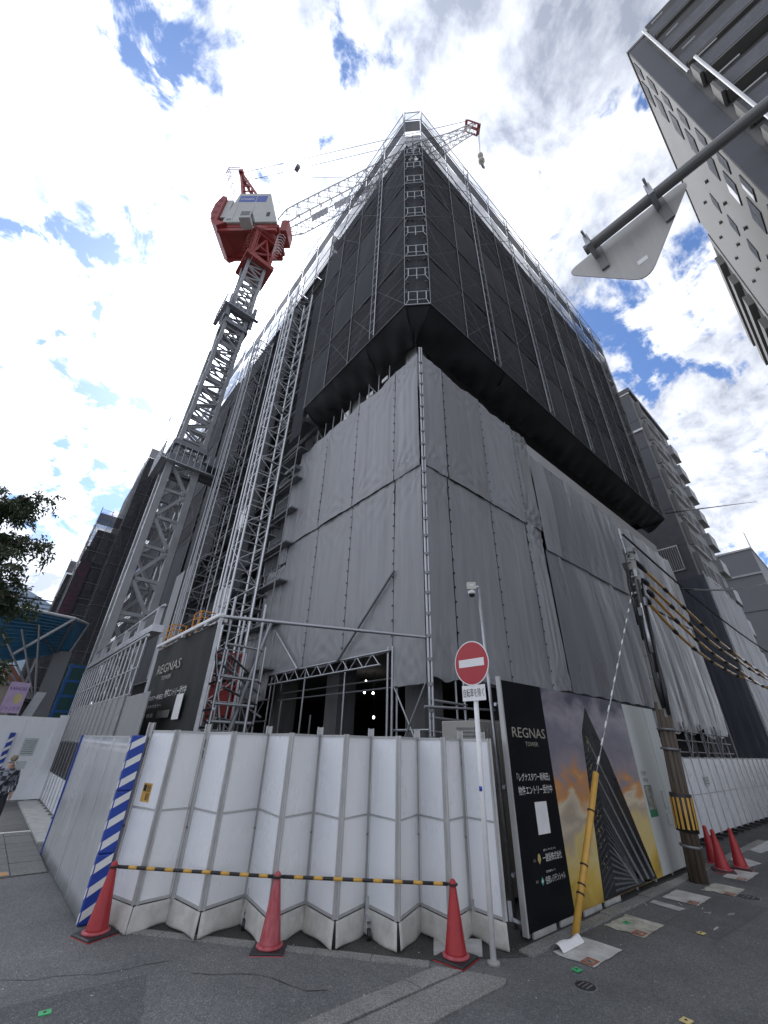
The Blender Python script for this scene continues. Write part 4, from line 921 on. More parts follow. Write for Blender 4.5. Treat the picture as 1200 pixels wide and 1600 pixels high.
for k, (y, z) in enumerate(((14.3,4.55),(11.7,4.45))):
    o = thing('safety_rail', ('orange safety rail farther left behind the banner','orange safety rail close to the tall hoist mast')[k], 'railing', (3.6,y,0), 'orange safety rails')
    x = 3.35
    for d in (0,.55): pipe(o, 'post', (x,y+d,0), (x,y+d,z+.35), .02, orange); pipe(o, 'post', (x+.4,y+d,0), (x+.4,y+d,z+.35), .02, orange)
    for zz_ in (z,z+.18,z+.35): 
        pipe(o, 'rail', (x,y,zz_), (x,y+.55,zz_), .016, orange); pipe(o, 'rail', (x,y,zz_), (x+.4,y,zz_), .016, orange)

# ------------------------------------------------------------------ tower crane
cr_ = thing('tower_crane', 'red and white luffing tower crane on a grey lattice mast', 'tower crane', (3.15,20.65,0))
def mastsec(x, y, h, z0, z1, w, bw, name, pitch, m=craneg, plate=False):
    cs = [(x-h,y-h),(x+h,y-h),(x+h,y+h),(x-h,y+h)]
    g = G()
    for a in cs: g.bar((*a,z0),(*a,z1-.006),w,w)
    ob = g.build(name, m, cr_)
    z = z0; k = 0
    while z < z1-.2:
        zt = min(z+pitch, z1); b = G()
        for i in range(4):
            a, c = V(*cs[i],0), V(*cs[(i+1)%4],0); e = (c-a).normalized()*w*.5
            b.bar(a+e+V(0,0,z+.05), c-e+V(0,0,z+.05), bw, bw)
            p, q = (a+e, c-e) if k % 2 else (c-e, a+e)
            b.bar(p+V(0,0,z+.1), q+V(0,0,zt), bw, bw)
            if plate:
                for pp, ee in ((a+e, e), (c-e, -e)):
                    b.prism([pp+V(0,0,zt-.35), pp+ee*2.2+V(0,0,zt-.02), pp+V(0,0,zt-.02)], (e.normalized().cross(V(0,0,1)))*.04)
        b.build('bracing', m, ob); z = zt; k += 1
    return ob
cx, cy = 3.0, 20.65
mastsec(cx, cy, .66, 0, 14.0, .30, .15, 'base_mast', 1.55, craneg, True)
for k in range(6): mastsec(cx+.06+.05*k, cy, .62, 14.2+3.25*k, 14.2+3.25*(k+1), .21, .095, 'mast_section', .75)
# climbing collars, platforms and building ties
def collar(x, y, z, h, hh, m, rail=True):
    o = G()
    for a, b in (((x-h,y-h),(x+h,y-h)),((x+h,y-h),(x+h,y+h)),((x+h,y+h),(x-h,y+h)),((x-h,y+h),(x-h,y-h))): o.bar((*a,z),(*b,z),.22,hh)
    ob = o.build('climbing_collar', m, cr_)
    if rail:
        g = G(); H = h+.38
        g.box(x-H,x-h-.13,y-H,y+H,z-.35,z-.3); g.box(x-h-.12,x+H,y-H,y-h-.13,z-.35,z-.3)
        for i in range(9):
            t = i/8; g.tube((x-H,y-H+2*H*t,z-.3),(x-H,y-H+2*H*t,z+.75),.02,6); g.tube((x-H+2*H*t,y-H,z-.3),(x-H+2*H*t,y-H,z+.75),.02,6)
        for zz_ in (.25,.75): g.tube((x-H,y-H,z+zz_),(x-H,y+H,z+zz_),.02,6); g.tube((x-H,y-H,z+zz_),(x+H,y-H,z+zz_),.02,6)
        g.build('platform', galv, ob)
    return ob
cst = mat('blue grey steel', (.21,.222,.245), .5, .2, .2, 2)
collar(cx+.05,cy,14.2,.85,.5,cst); collar(cx+.05,cy,15.3,.8,.3,cst,False)
for dz, dy in ((14.3,.4),(14.3,-.5),(15.2,.1)): pipe(cr_, 'building_tie', (cx+.8,cy+dy,dz), (6.6,cy+dy+.4,dz+.1), .11, craneg)
G().box(4.1,5.1,cy-.9,cy+.9,14.6,15.3).build('tie_frame', cst, cr_)
collar(cx+.28,cy,27.4,.8,.9,cst); collar(cx+.27,cy,25.9,.72,.3,cst,False)
for sx in (-1,1): G().box(cx+.28+sx*.82-.1,cx+.28+sx*.82+.1,cy-.95,cy-.8,26.2,28.4).build('climbing_ram', cst, cr_)
for dx in (-.55,-.9): pipe(cr_, 'climbing_ladder_rail', (cx+dx-.25,cy-.6,14.5), (cx+dx-.05,cy-.6,32), .02, galv) if dx > -.8 else None
pipe(cr_, 'hanging_rope', (cx-1.35,cy,16), (cx-1.05,cy,24.3), .018, blk)
# upper works in their own axes: +x along the jib
az = math.atan2(-.669,.743); AX = V(cx+.38,cy,0)
def U(x, y, z): return AX+V(x*math.cos(az)-y*math.sin(az), x*math.sin(az)+y*math.cos(az), z)
def ubox(name, x0, x1, y0, y1, z0, z1, m, par=cr_, bevel=0, taper=None):
    g = G(); t = taper or (0,0)
    pts = [U(x,y,z0) for x, y in ((x0,y0),(x1,y0),(x1,y1),(x0,y1))]+[U(x,y,z1) for x, y in ((x0+t[0],y0),(x1-t[1],y0),(x1-t[1],y1),(x0+t[0],y1))]
    g.add(pts, [(3,2,1,0),(4,5,6,7),(0,1,5,4),(1,2,6,5),(2,3,7,6),(3,0,4,7)]); return g.build(name, m, par, bevel=bevel)
# red top section of the mast, flaring
rsx = G(); b0 = [(-.75,-.75),(.75,-.75),(.75,.75),(-.75,.75)]
z0, z1 = 34.0, 37.2
for i in range(4):
    a, c = b0[i], b0[(i+1)%4]; A0 = V(cx+.38+a[0],cy+a[1],z0); A1 = V(cx+.38+a[0]*1.1,cy+a[1]*1.1,z1); B0 = V(cx+.38+c[0],cy+c[1],z0); B1 = V(cx+.38+c[0]*1.1,cy+c[1]*1.1,z1)
    rsx.bar(A0, A1, .24, .24); rsx.bar(A0, B0, .2, .3); rsx.bar(A1, B1, .24, .5)
    rsx.bar(A0+V(0,0,.2), (A1+B1)/2-V(0,0,.3), .13, .13); rsx.bar(B0+V(0,0,.2), (A1+B1)/2-V(0,0,.3), .13, .13); rsx.bar((A0+A1)/2, (B0+B1)/2, .12, .12)
    rsx.bar(A0+V(0,0,.3), (B0+B1)/2, .1, .1)
rsx.build('red_head_section', red, cr_)
G().box(cx+.38-1.1,cx+.38+1.1,cy-1.1,cy+1.1,33.5,33.95).build('head_base_plate', red, cr_)
G().lathe([(1.15,37.2),(1.35,37.35),(1.35,37.75),(1.2,37.9)], (cx+.38,cy,0), 28).build('slewing_ring', red, cr_, True)
ubox('turntable', -3.4,1.5,-1.15,1.15,37.9,38.3,red); ubox('turntable_beam', -3.4,1.4,-1.2,-1.0,37.3,37.68,red); ubox('turntable_beam', -3.4,1.4,1.0,1.2,37.3,37.68,red)
ubox('jib_foot', 1.4,2.0,-.7,.7,38.32,40.0,red)
house = ubox('machine_house', -3.2,1.35,-1.35,1.35,38.32,43.3,cranew,bevel=.08,taper=(.5,1.3))
ubox('house_roof', -2.6,-.1,-1.2,1.2,43.32,43.5,cranew,house)
ubox('blue_band', -2.5,-1.05,-1.357,-1.352,41.7,42.8,mat('blue livery', (.03,.08,.36), .4), house); ubox('blue_band', -.98,-.1,-1.357,-1.352,41.7,42.8,MATS['blue livery'],house)
txt('livery_lettering', 'KITAGAWA', prt, house, U(-2.35,-1.36,42.05), U(1,0,0)-U(0,0,0), 1.15, .35)
for x in (-2.4,-.95): ubox('door_seam', x,x+.03,-1.356,-1.352,38.6,41.2,dkst,house)
ubox('vent', -2.9,-2.5,-1.357,-1.352,38.6,38.9,dkst,house); ubox('vent', .3,.6,-1.357,-1.352,39.2,39.9,blk,house)
ubox('rear_step', -3.55,-3.02,-1.3,1.3,39.2,42.2,cranew,house)
cab = ubox('operator_cab', -1.2,-.3,-2.3,-1.42,36.9,38.0,cranew,bevel=.05); ubox('cab_window', -1.1,-.29,-2.25,-1.5,37.25,37.85,mat('dark glass', (.05,.07,.08), .1, spec=.8),cab); ubox('cab_window', -1.1,-.4,-2.31,-2.302,37.2,37.85,MATS['dark glass'],cab)
cw = G(); 
pro = [(-2.7,38.0),(-3.57,38.4),(-3.6,42.4),(-4.0,42.6),(-4.35,41.2),(-4.35,39.6),(-4.0,38.2),(-3.4,37.5)]
cw.prism([U(x,-1.5,z) for x, z in pro], U(0,3.0,0)-U(0,0,0)); cwo = cw.build('counterweight', red, cr_, bevel=.04)
for i in range(4): 
    g = G(); z = 37.6+1.0*i; g.add([U(-4.15,-1.507,z+.9),U(-3.75,-1.507,z+.8),U(-3.75,-1.507,z+1.3),U(-4.15,-1.507,z+1.3)], [(0,1,2,3)]); g.build('recess', mat('dark red', (.18,.02,.018), .6), cwo)  # flat quads, the shade of a recess put into a darker red
# A-frame
g = G()
for y in (-.8,.8): g.bar(U(-1.0,y,43.3), U(-4.25,y*.35,50.2), .2, .2); g.bar(U(-2.6,y,43.3), U(-4.35,y*.35,50.2), .2, .2)
for k in range(5):
    t = .15+.18*k; p = U(-1.0-3.25*t,.8-.52*t,43.3+6.9*t); q = U(-1.0-3.25*t,-.8+.52*t,43.3+6.9*t); g.bar(p, q, .12, .12)
    r_ = U(-2.6-1.75*t,-.8+.52*t,43.3+6.9*t); g.bar(q, r_, .1, .1)
g.bar(U(-4.3,-.6,50.2), U(-4.3,.6,50.2), .4, .4); g.build('a_frame', red, cr_)
g = G()
for z in (48.9,49.4,49.9): g.tube(U(-5.3,-.9,z), U(-5.3,.9,z), .03, 6); g.tube(U(-5.3,-.9,z), U(-4.2,-.9,z), .03, 6)
for y in (-.9,-.3,.3,.9): g.tube(U(-5.3,y,48.7), U(-5.3,y,50), .03, 6)
g.build('a_frame_platform', red, cr_)
# jib lattice
j0, j1 = U(1.3,0,40.3), U(19.6,0,62.0); jd = (j1-j0).normalized(); js = V(-math.sin(az),math.cos(az),0); ju = js.cross(jd)*-1
if ju.z < 0: ju = -ju
JL = (j1-j0).length; nb = 22
jm = mat('jib pale grey', (.56,.55,.53), .5, .1, .1, 2)
def jp(t, sy, sz):
    k = min(1, .55+t*9, (1-t)*3.2); k = .25+.75*k; return j0+jd*(JL*t)+js*(.75*sy*max(k,.55))+ju*(.85*sz*k)
for a in range(nb):
    t0, t1 = a/nb, (a+1)/nb; g = G()
    for sy in (-1,1):
        for sz in (-1,1): g.tube(jp(t0,sy,sz), jp(t1,sy,sz), .06, 6)
    for sy in (-1,1): g.tube(jp(t0,sy,-1), jp((t0+t1)/2,sy,1), .028, 5); g.tube(jp((t0+t1)/2,sy,1), jp(t1,sy,-1), .028, 5); g.tube(jp(t0,sy,-1), jp(t0,sy,1), .022, 5)
    for sz in (-1,1): g.tube(jp(t0,-1,sz), jp((t0+t1)/2,1,sz), .026, 5); g.tube(jp((t0+t1)/2,1,sz), jp(t1,-1,sz), .026, 5); g.tube(jp(t0,-1,sz), jp(t0,1,sz), .026, 5)
    g.build('jib_section', jm, cr_)
g = G()
for k in range(5): g.bar(j0+jd*(JL*(.1+.1*k))+js*.1+ju*-.55, j0+jd*(JL*(.17+.1*k))+js*.1-ju*.55, .5, .03)
g.build('jib_walkway', galv, cr_)
hd = G(); hd.bar(j1-jd*.2-ju*.8, j1+jd*.1+ju*1.1, .22, .16); hd.bar(j1-jd*.2-ju*.7+js*.5, j1+ju*.9+js*.5, .12, .12); hd.bar(j1-jd*.2-ju*.7-js*.5, j1+ju*.9-js*.5, .12, .12); hd.tube(j1-js*.5+ju*1.1, j1+js*.5+ju*1.1, .15, 12); hd.tube(j1-js*.45-ju*.6, j1+js*.45-ju*.6, .2, 12); hd.build('jib_head', red, cr_)
for y in (-.35,.35):
    G().tube(U(-4.3,y,50.2), j1+ju*1.2+js*y, .028, 6).build('pendant_rope', dkst, cr_)
G().tube(U(-4.3,0,50.0), j0+jd*JL*.42+ju*.7, .02, 6).build('luffing_rope', dkst, cr_)
pk = U(-4.3,.35,50.2)+(j1+ju*1.2-U(-4.3,.35,50.2))*.22; G().bar(pk-V(0,0,.3), pk+V(0,0,.3), .5, .4).build('pulley_block', dkst, cr_)
hk = V(j1.x,j1.y,53.6)
for d in (-.2,.2): pipe(cr_, 'hoist_rope', j1-ju*.6+js*d, hk+js*d*.5+V(0,0,1.0), .022, dkst)
hb = G().lathe([(.1,.5),(.28,.7),(.3,1.0),(.1,1.25)], tuple(hk), 14).build('hook_block', mat('pale hook block', (.5,.47,.4), .5), cr_, True)
G().lathe([(.1,-.6),(.32,-.45),(.3,-.1),(.12,.1)], tuple(hk), 14).build('hook_weight', MATS['pale hook block'], hb, True)
G().path([hk+V(0,0,-.6),hk+V(0,0,-1.1),hk+V(.25,0,-1.45),hk+V(.0,0,-1.75),hk+V(-.25,0,-1.5)], .1, 8).build('hook', dkst, hb, True)
for k in range(9):
    z = 33.4+.45*k
    G().path([U(-.2+.35*math.cos(t*.7)*1.0,-1.35-.35*math.sin(t*.7),z) for t in range(5)], .02, 5).build('ladder_hoop', red, cr_)
for dx in (-.25,.25): pipe(cr_, 'ladder_rail', U(dx,-1.2,32.9), U(dx,-1.2,37.6), .03, red)
g = G()
for k in range(7): 
    t = k*.9; g.path([U(1.9+.35*math.cos(a*.9),-.9-.35*math.sin(a*.9),34.2+.4*k) for a in range(6)], .02, 5)
g.build('cage_ladder', wht, cr_)

# ------------------------------------------------------------------ left banner, fence and frames
bn = thing('site_banner', 'dark advertising banner stretched on a frame behind the gate', 'banner', (2.28,8.55,0))
bnm = mat('dark banner cloth', (.018,.020,.019), .6, 0, .15, 1.2, .12, 3, spec=.25)
G().sheet(lambda s, t: V(2.28+.03*math.sin(6*s+2*t)*math.sin(math.pi*s)+.02*math.sin(math.pi*t)-.02*math.exp(-((s-.86)*14)**2)*t, 10.4-3.65*s, .9+2.5*t), 40, 14).build('cloth', bnm, bn, True)
uy_ = (0,-1,0); XB = 2.235
txt('company_lettering', 'REGNAS', gold, bn, (XB,9.78,2.83), uy_, 1.5, .17); txt('company_lettering', 'TOWER', MATS['pale gold print'], bn, (XB,9.32,2.69), uy_, .62, .075)
txt('japanese_lettering', '「レグナスタワー新梅田」', prt, bn, (XB,10.2,2.34), uy_, 1.35, .09); txt('japanese_lettering', '物件エントリー受付中', prt, bn, (XB,8.78,2.35), uy_, 1.2, .14)
txt('japanese_lettering', 'レグナスタワー', prt, bn, (XB,9.9,2.20), uy_, 1.1, .06)
txt('japanese_lettering', '一建設', prt, bn, (XB,10.2,2.04), uy_, .42, .07); txt('japanese_lettering', '住商', prt, bn, (XB,9.65,2.04), uy_, .45, .07)
flat('grey_label', [(XB,8.95,2.02),(XB,8.2,2.02),(XB,8.2,2.14),(XB,8.95,2.14)], mat('dim grey print', (.12,.12,.11), .5, 0, .4, 14), bn)
flat('blank_label', [(XB,8.0,1.98),(XB,7.64,1.98),(XB,7.64,2.36),(XB,8.0,2.36)], wht, bn)
G().bar((2.25,6.72,0),(2.25,6.72,3.5),.04,.05).build('edge_post', galv, bn); pipe(bn, 'post', (2.3,10.5,0), (2.3,10.5,3.7), .05, lgm)
for i in range(3): 
    y0 = 10.35-1.24*i; G().bar((2.24,y0,3.47),(2.24,y0-1.2,3.47),.09,.07).build('lamp_tube', wht, bn, bevel=.02); G().bar((2.2,y0-.6,3.40),(2.2,y0-.72,3.40),.05,.06).build('tube_bracket', galv, bn)
G().bar((2.33,10.45,3.40),(2.33,6.7,3.40),.05,.06).build('top_rail', alu, bn)
for y in (7.2,8.4,9.6): pipe(bn, 'stay', (2.36,y,3.3), (3.3,y,.05), .024, galv)
af = thing('access_scaffold', 'bare steel access scaffold between banner and tarpaulin', 'scaffold', (3.6,8.6,0))
for x, y in ((2.5,6.95),(3.1,7.0),(2.55,7.9),(3.15,8.0),(4.3,10.5),(4.9,10.6),(4.3,11.7),(4.9,11.8)): pipe(af, 'standard', (x,y,0), (x,y,3.9), .026, galv)
for z in (1.95,2.2,2.6,3.1): pipe(af, 'ledger', (2.45,6.95,z), (3.2,7.02,z), .022, galv); pipe(af, 'ledger', (2.5,6.9,z-.08), (2.6,8.0,z-.08), .022, galv)
for z in (2.0,2.45,2.95): pipe(af, 'ledger', (4.3,10.5,z), (4.9,11.8,z), .022, galv); pipe(af, 'ledger', (2.6,7.0,z), (4.9,10.6,z+.05), .022, dkst)
pipe(af, 'long_brace', (2.55,6.6,1.2), (3.7,7.9,3.9), .034, dkst); pipe(af, 'long_ledger', (2.45,6.9,2.78), (5.7,12.2,2.9), .026, galv)
pf = thing('panel_fence', 'grey corrugated panels over mesh windows along the left pavement', 'fence', (1.95,14.5,0))
corr = mat('ribbed grey panel', (.27,.275,.275), .5, .1, .12, 2, streak=(1,3,.3)); meshm = mat('black mesh', (.012,.012,.014), .7)
for i in range(13):
    y0 = 10.3+.6*i
    G().box(1.88,1.90,y0+.02,y0+.58,.06,.74).build('white_sheet', white, pf); G().box(1.90,1.912,y0+.02,y0+.58,.75,1.54).build('mesh_window', meshm, pf)
    g = G()
    for k in range(6): g.box(1.89,1.915 if k % 2 else 1.93,y0+.02+.093*k,y0+.02+.093*(k+1)-.004,1.57,2.44)
    g.build('ribbed_panel', corr, pf)
    G().bar((1.872,y0,.02),(1.872,y0,2.5),.012,.012).build('post', galv, pf)
    G().box(1.82,1.95,y0-.05,y0+.05,.03,.06).build('foot', dkst, pf)
for i in range(5): 
    y0 = 8.5+.36*i; g = G(); g.box(1.915,1.935,y0,y0+.352,1.5,2.42); g.build('ribbed_panel', corr, pf)
pfr = thing('pipe_frame', 'tall open frame of upright pipes above the ribbed panels', 'scaffold', (2.0,15,0))
for i in range(19): 
    y = 10.7+.5*i; pipe(pfr, 'upright', (2.02,y,0), (2.02,y,3.72), .022, galv)
for z, r_ in ((2.5,.024),(3.05,.02),(3.74,.035)): pipe(pfr, 'rail', (2.02,10.6,z), (2.02,19.8,z), r_, galv)
for i in range(6): pipe(pfr, 'brace', (2.06,10.8+1.5*i,2.5), (2.06,12.2+1.5*i,3.7), .018, galv)
G().bar((2.15,10.5,3.9),(2.15,19.5,4.0),.25,.16).build('beam', galv, pfr)
for i in range(6): cube(pfr, 'beam_post', (2.15,10.8+1.7*i,4.2), (.12,.12,.5), lgm)
pipe(pfr, 'top_rail', (2.15,10.5,4.45), (2.15,19.5,4.5), .03, galv)
ww = thing('hoarding_wall', 'plain white site wall behind the walking person', 'wall', (1.0,17.9,0))
for i in range(4): G().box(1.74-.9*(i+1)+.003,1.74-.9*i,17.88,17.93,.05,2.2).build('sheet', white if i < 2 else cream, ww)
G().box(1.62,1.86,17.80,17.87,.06,2.28).build('end_sheet', white, ww); G().box(-1.9,1.8,17.86,17.95,.0,.05).build('foot_rail', dkst, ww)
wg = flat('notice', [(.95,17.872,1.15),(1.3,17.872,1.15),(1.3,17.872,1.62),(.95,17.872,1.62)], mat('pale notice', (.50,.54,.54), .5), ww); wg['label'] = 'pale notice sheet with rows of small print'
for i in range(7): flat('print_row', [(.99,17.871,1.2+.055*i),(1.26,17.871,1.2+.055*i),(1.26,17.871,1.225+.055*i),(.99,17.871,1.225+.055*i)], mat('grey ink', (.28,.33,.33), .6, 0, .5, 20), wg)
flat('small_notice', [(.98,17.872,.82),(1.22,17.872,.82),(1.22,17.872,1.02),(.98,17.872,1.02)], mat('pale notice', (.5,.54,.54)), ww)
g2 = thing('corner_guard', 'small striped blue guard behind the walking person', 'corner guard', (.62,17.85,0))
G().box(.55,.68,17.80,17.87,.05,1.75).build('foam_segment', blue, g2)
for j in range(7): G().prism([(.552,17.798,.15+.22*j),(.678,17.798,.24+.22*j),(.678,17.798,.33+.22*j),(.552,17.798,.24+.22*j)], (0,-.002,0)).build('white_stripe', prt, g2)

# far right fence of white sheets
rf = thing('panel_fence', 'row of white fence panels beyond the utility pole', 'fence', (18,3.9,0))
for i in range(34):
    x0 = 11.2+.6*i; yy = 3.93-.006*i
    for z0, z1 in ((.10,.86),(.875,1.60)): G().box(x0+.018,x0+.582,yy,yy+.012,z0,z1).build('panel', white, rf)
    g = G(); g.box(x0-.017,x0+.017,yy-.014,yy+.03,.02,1.64); g.box(x0+.018,x0+.582,yy-.004,yy+.016,1.603,1.625); g.box(x0+.018,x0+.582,yy-.004,yy+.016,.862,.873); g.build('post', alu, rf)
    q = G().box(x0-.03,x0+.03,yy-.16,yy+.1,.02,.07).build('foot', blk, rf)
flat('notice', [(14.1,3.885,1.02),(14.45,3.885,1.02),(14.45,3.885,1.22),(14.1,3.885,1.22)], MATS['pale notice'], rf)
for i in range(3): flat('print_row', [(14.13,3.883,1.05+.06*i),(14.42,3.883,1.05+.06*i),(14.42,3.883,1.075+.06*i),(14.13,3.883,1.075+.06*i)], MATS['grey ink'], rf)
# air unit behind the gate's right end
ac = thing('air_unit', 'beige louvred air unit behind the right end of the gate', 'air unit', (5.6,4.3,0))
acm = mat('beige metal', (.34,.33,.30), .5, 0, .08, 2)
G().box(5.35,6.1,4.1,4.8,.05,2.05).build('casing', acm, ac, bevel=.01)
for k in range(9): G().bar((5.342,4.16,1.55+.05*k),(5.342,4.5,1.55+.05*k),.012,.02).build('louvre', dkst, ac)
for k in range(8): G().bar((5.40+.08*k,4.092,1.2),(5.40+.08*k,4.092,1.95),.02,.012).build('rib', acm, ac)
bk = thing('timber_stack', 'stacked grey boards behind the gate under the tarpaulin', 'boards', (6.3,5.9,0))
for k in range(9): G().box(5.9+.02*(k%3),7.0+.03*(k%2),5.55,6.2,.05+.2*k,.21+.2*k).build('board', greym, bk)

# ------------------------------------------------------------------ neighbouring buildings
glass = mat('dark window glass', (.018,.02,.027), .5, 0, .2, 2, spec=.08); fram = mat('window frame', (.55,.55,.55), .5)
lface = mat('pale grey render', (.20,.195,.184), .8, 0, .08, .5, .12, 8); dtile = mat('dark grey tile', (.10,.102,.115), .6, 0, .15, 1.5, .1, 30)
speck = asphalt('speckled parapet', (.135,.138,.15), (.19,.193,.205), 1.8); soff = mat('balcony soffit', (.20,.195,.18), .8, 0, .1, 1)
b1 = thing('apartment_building', 'pale grey apartment tower with slit windows, top right corner', 'building', (22,-10,0))
G().box(16.31,31.0,-16,-4.001,0,41.0).build('wall', lface, b1); G().box(16.24,31.05,-16,-3.93,41.0,41.25).build('parapet', lface, b1)
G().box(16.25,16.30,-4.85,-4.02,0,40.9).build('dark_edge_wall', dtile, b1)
def wnd(par, axis, c, a0, a1, z0, z1, out, blind=False):
    # a framed window on a plane: axis 'y' = plane of constant y, 'x' = constant x; out = sign of the outward direction
    def bx(p, q, lo, hi, zz0, zz1):
        return (p, q, min(lo,hi), max(lo,hi), zz0, zz1) if axis == 'y' else (min(lo,hi), max(lo,hi), p, q, zz0, zz1)
    o = G().box(*bx(a0-.06,a1+.06,c,c+out*.05,z0-.06,z1+.06)).build('window', fram if par is not b1 else dtile, par)
    G().box(*bx(a0,(a0+a1)/2-.02,c+out*.052,c+out*.056,z0,z1)).build('pane', glass, o); G().box(*bx((a0+a1)/2+.02,a1,c+out*.052,c+out*.056,z0,z1)).build('pane', glass if not blind else wht, o)
    return o
for j in range(14):
    z = 39.0-2.72*j
    if z < 1: break
    wnd(b1, 'y', -4.0, 16.75,17.35, z, z+1.25, 1, j in (6,7)); wnd(b1, 'y', -4.0, 18.0,19.2, z-.1, z+1.25, 1, j in (5,8))
    for x, dz in ((21.0,.4),(24.6,.9),(27.4,.2)):
        if j > 1: 
            v_ = G().prism([(x,-3.999,z+dz),(x+.22,-3.999,z+dz),(x+.11,-3.999,z+dz+.22)], (0,.16,0)).build('vent_hood', dkst, b1)
    if j > 2: wnd(b1, 'y', -4.0, 22.6,23.3, z, z+1.2, 1)
    zb = 39.3-2.72*j
    q = G().box(15.6 if j > 2 else 16.0,16.24,-15.8,-5.15,zb,zb+1.15).build('balcony', speck, b1)
    G().box(15.62 if j > 2 else 16.02,16.24,-15.7,-5.2,zb-.12,zb-.01).build('balcony_slab', soff, q)
    G().box(16.18,16.3,-15.7,-5.2,zb+1.3,zb+2.45).build('balcony_shade', mat('shaded balcony wall', (.09,.088,.085), .8, 0, .2, 1), b1)  # solid box, the shade behind the parapet put into its colour
    if j > 2: G().box(15.5,16.24,-5.12,-5.0,zb-.1,zb+1.2).build('balcony_fin', lface, q); pipe(b1, 'hanger_rail', (15.5,-6.2,zb+1.35), (15.5,-5.4,zb+1.35), .04, wht)
    else: pipe(b1, 'hanger_rail', (15.9,-6.0,zb+1.3), (15.9,-5.4,zb+1.3), .04, wht)
pipe(b1, 'drain_pipe', (15.95,-4.98,32.9), (15.95,-4.98,41), .07, wht); pipe(b1, 'drain_pipe', (15.4,-5.3,1), (15.4,-5.3,32.5), .07, wht)
b4 = thing('apartment_building', 'pale stepped apartment block behind the top right tower', 'building', (37,-9,0))
G().box(31.2,44,-15,-3.95,0,39.4).build('wall', lface, b4)
for j in range(13):
    z = 36.2-2.72*j
    q = G().box(32,43.5,-3.94,-3.55,z,z+1.1).build('balcony', lface, b4); G().box(32.2,43.3,-3.945,-3.92,z+1.15,z+2.5).build('balcony_shade', dark, b4)  # dark box stands in for the shaded gap above each parapet
b2 = thing('apartment_building', 'dark grey apartment block behind the right end of the nets', 'building', (48,12,0))
G().box(37.02,47.6,6.32,20,0,33.0).build('wall', mat('grey apartment render', (.30,.30,.305), .75, 0, .08, .6), b2)
for j in range(9):
    z = 3.0+3.3*j; 
    for k in range(3):
        y0 = 6.34+3.9*k; 
        G().box(36.97,37.01,y0,y0+3.86,z+.03,z+3.27).build('dark_panel', dtile, b2)
for z in (28.1,32.85): G().box(36.85,37.0,6.25,18,z,z+.22).build('white_trim', wht, b2)
G().box(36.8,47.8,6.1,20,33.02,33.5).build('roof_slab', dtile, b2)
for j in range(11):
    z = 30.6-2.75*j
    if z < 2: break
    wnd(b2, 'y', 6.32, 39.0,41.0, z, z+1.5, -1); wnd(b2, 'y', 6.32, 41.2,43.0, z, z+1.5, -1)
    wnd(b2, 'y', 6.32, 44.0,45.6, z, z+1.6, -1)
    G().box(38.8,43.3,6.1,6.3,z-.3,z-.18).build('sill', fram, b2); G().box(38.0,38.25,6.0,6.31,z-.4,z+1.7).build('fin', MATS['grey apartment render'], b2)
    q = G().box(46.3,48.4,5.95,6.9,z-.5,z+.75).build('balcony', lgm, b2); G().box(46.2,48.5,5.92,7.0,z-.62,z-.52).build('balcony_slab', soff, q)
q = G().box(36.9,36.96,7.0,8.6,14.2,16.3).build('louvre_frame', wht, b2)
for k in range(10): G().box(36.86,36.9,7.06+.15*k,7.17+.15*k,14.3,16.2).build('louvre', dtile, q)
t2 = thing('sheeted_scaffold', 'dark blue grey sheeted scaffold below the apartment block', 'scaffold', (36.5,7,0))
for k in range(3): tsheet(t2, (36.4,5.9+1.9*k), (36.4,7.78+1.9*k), 1.5, 13.4, tarpb, .015, .1, .05, 400+k, fold=.03)
for k in range(5): tsheet(t2, (36.42+2*k,5.88), (38.4+2*k,5.88), 1.5, 13.4-.1*k, tarpb, .01, .1, .05, 420+k, fold=.02)
for k in range(5): pipe(t2, 'standard', (36.35,5.9+1.9*k,0), (36.35,5.9+1.9*k,13.6), .04, galv)
b3 = thing('office_building', 'plain grey building at the far right edge', 'building', (70,7,0))
g3 = mat('plain grey cladding', (.21,.215,.23), .7, 0, .06, .4)
G().box(60,85,4.6,9.5,0,22.6).build('wall', g3, b3); G().box(60,85,3.9,4.58,0,18).build('lower_wall', g3, b3); G().box(59.9,85,4.5,9.6,22.6,22.8).build('coping', fram, b3)
G().box(59.85,59.99,4.6,9.5,19.6,19.8).build('ledge', lgm, b3)
for j in range(4): G().box(59.95,59.99,4.7,9.3,3+4.2*j,3.06+4.2*j).build('joint_strip', dtile, b3)
pipe(b3, 'aerial', (62,4.7,22.6), (62,4.7,25.5), .06, galv)

# ------------------------------------------------------------------ left background
lb = thing('netted_building', 'far building wrapped in black net left of the crane', 'building', (3,48,0))
G().box(1.4,5.0,45.6,60,0,19.5).build('core', wallm, lb); G().box(.6,1.38,50.6,60,0,16).build('wing_core', wallm, lb)
netside(lb, [(1.05,45.0),(2.0,45.0),(3.0,45.0),(4.0,45.0),(5.0,45.0)], [4,8,12,16,19.8], 11, (0,1), inner=False)
netside(lb, [(1.05,45.02),(1.05,47.5),(1.05,50)], [4,8,12,16,19.8], 12, (1,0), inner=False)
netside(lb, [(.45,50),(1.0,50)], [4,8,12,16], 13, (0,1), inner=False)
G().box(3.2,5.6,44.9,58,0,29).build('tall_core', wallm, lb)
netside(lb, [(3.05,44.2),(4.1,44.2),(5.2,44.2)], [4,8,12,16,20,24,28.6], 14, (0,1), inner=False); netside(lb, [(3.03,44.22),(3.03,46.5),(3.03,49)], [20,24,28.6], 15, (1,0), inner=False)
guard(lb, (3.05,44.2), (5.2,44.2), 2, (0,-1), 28.6, 30.4)
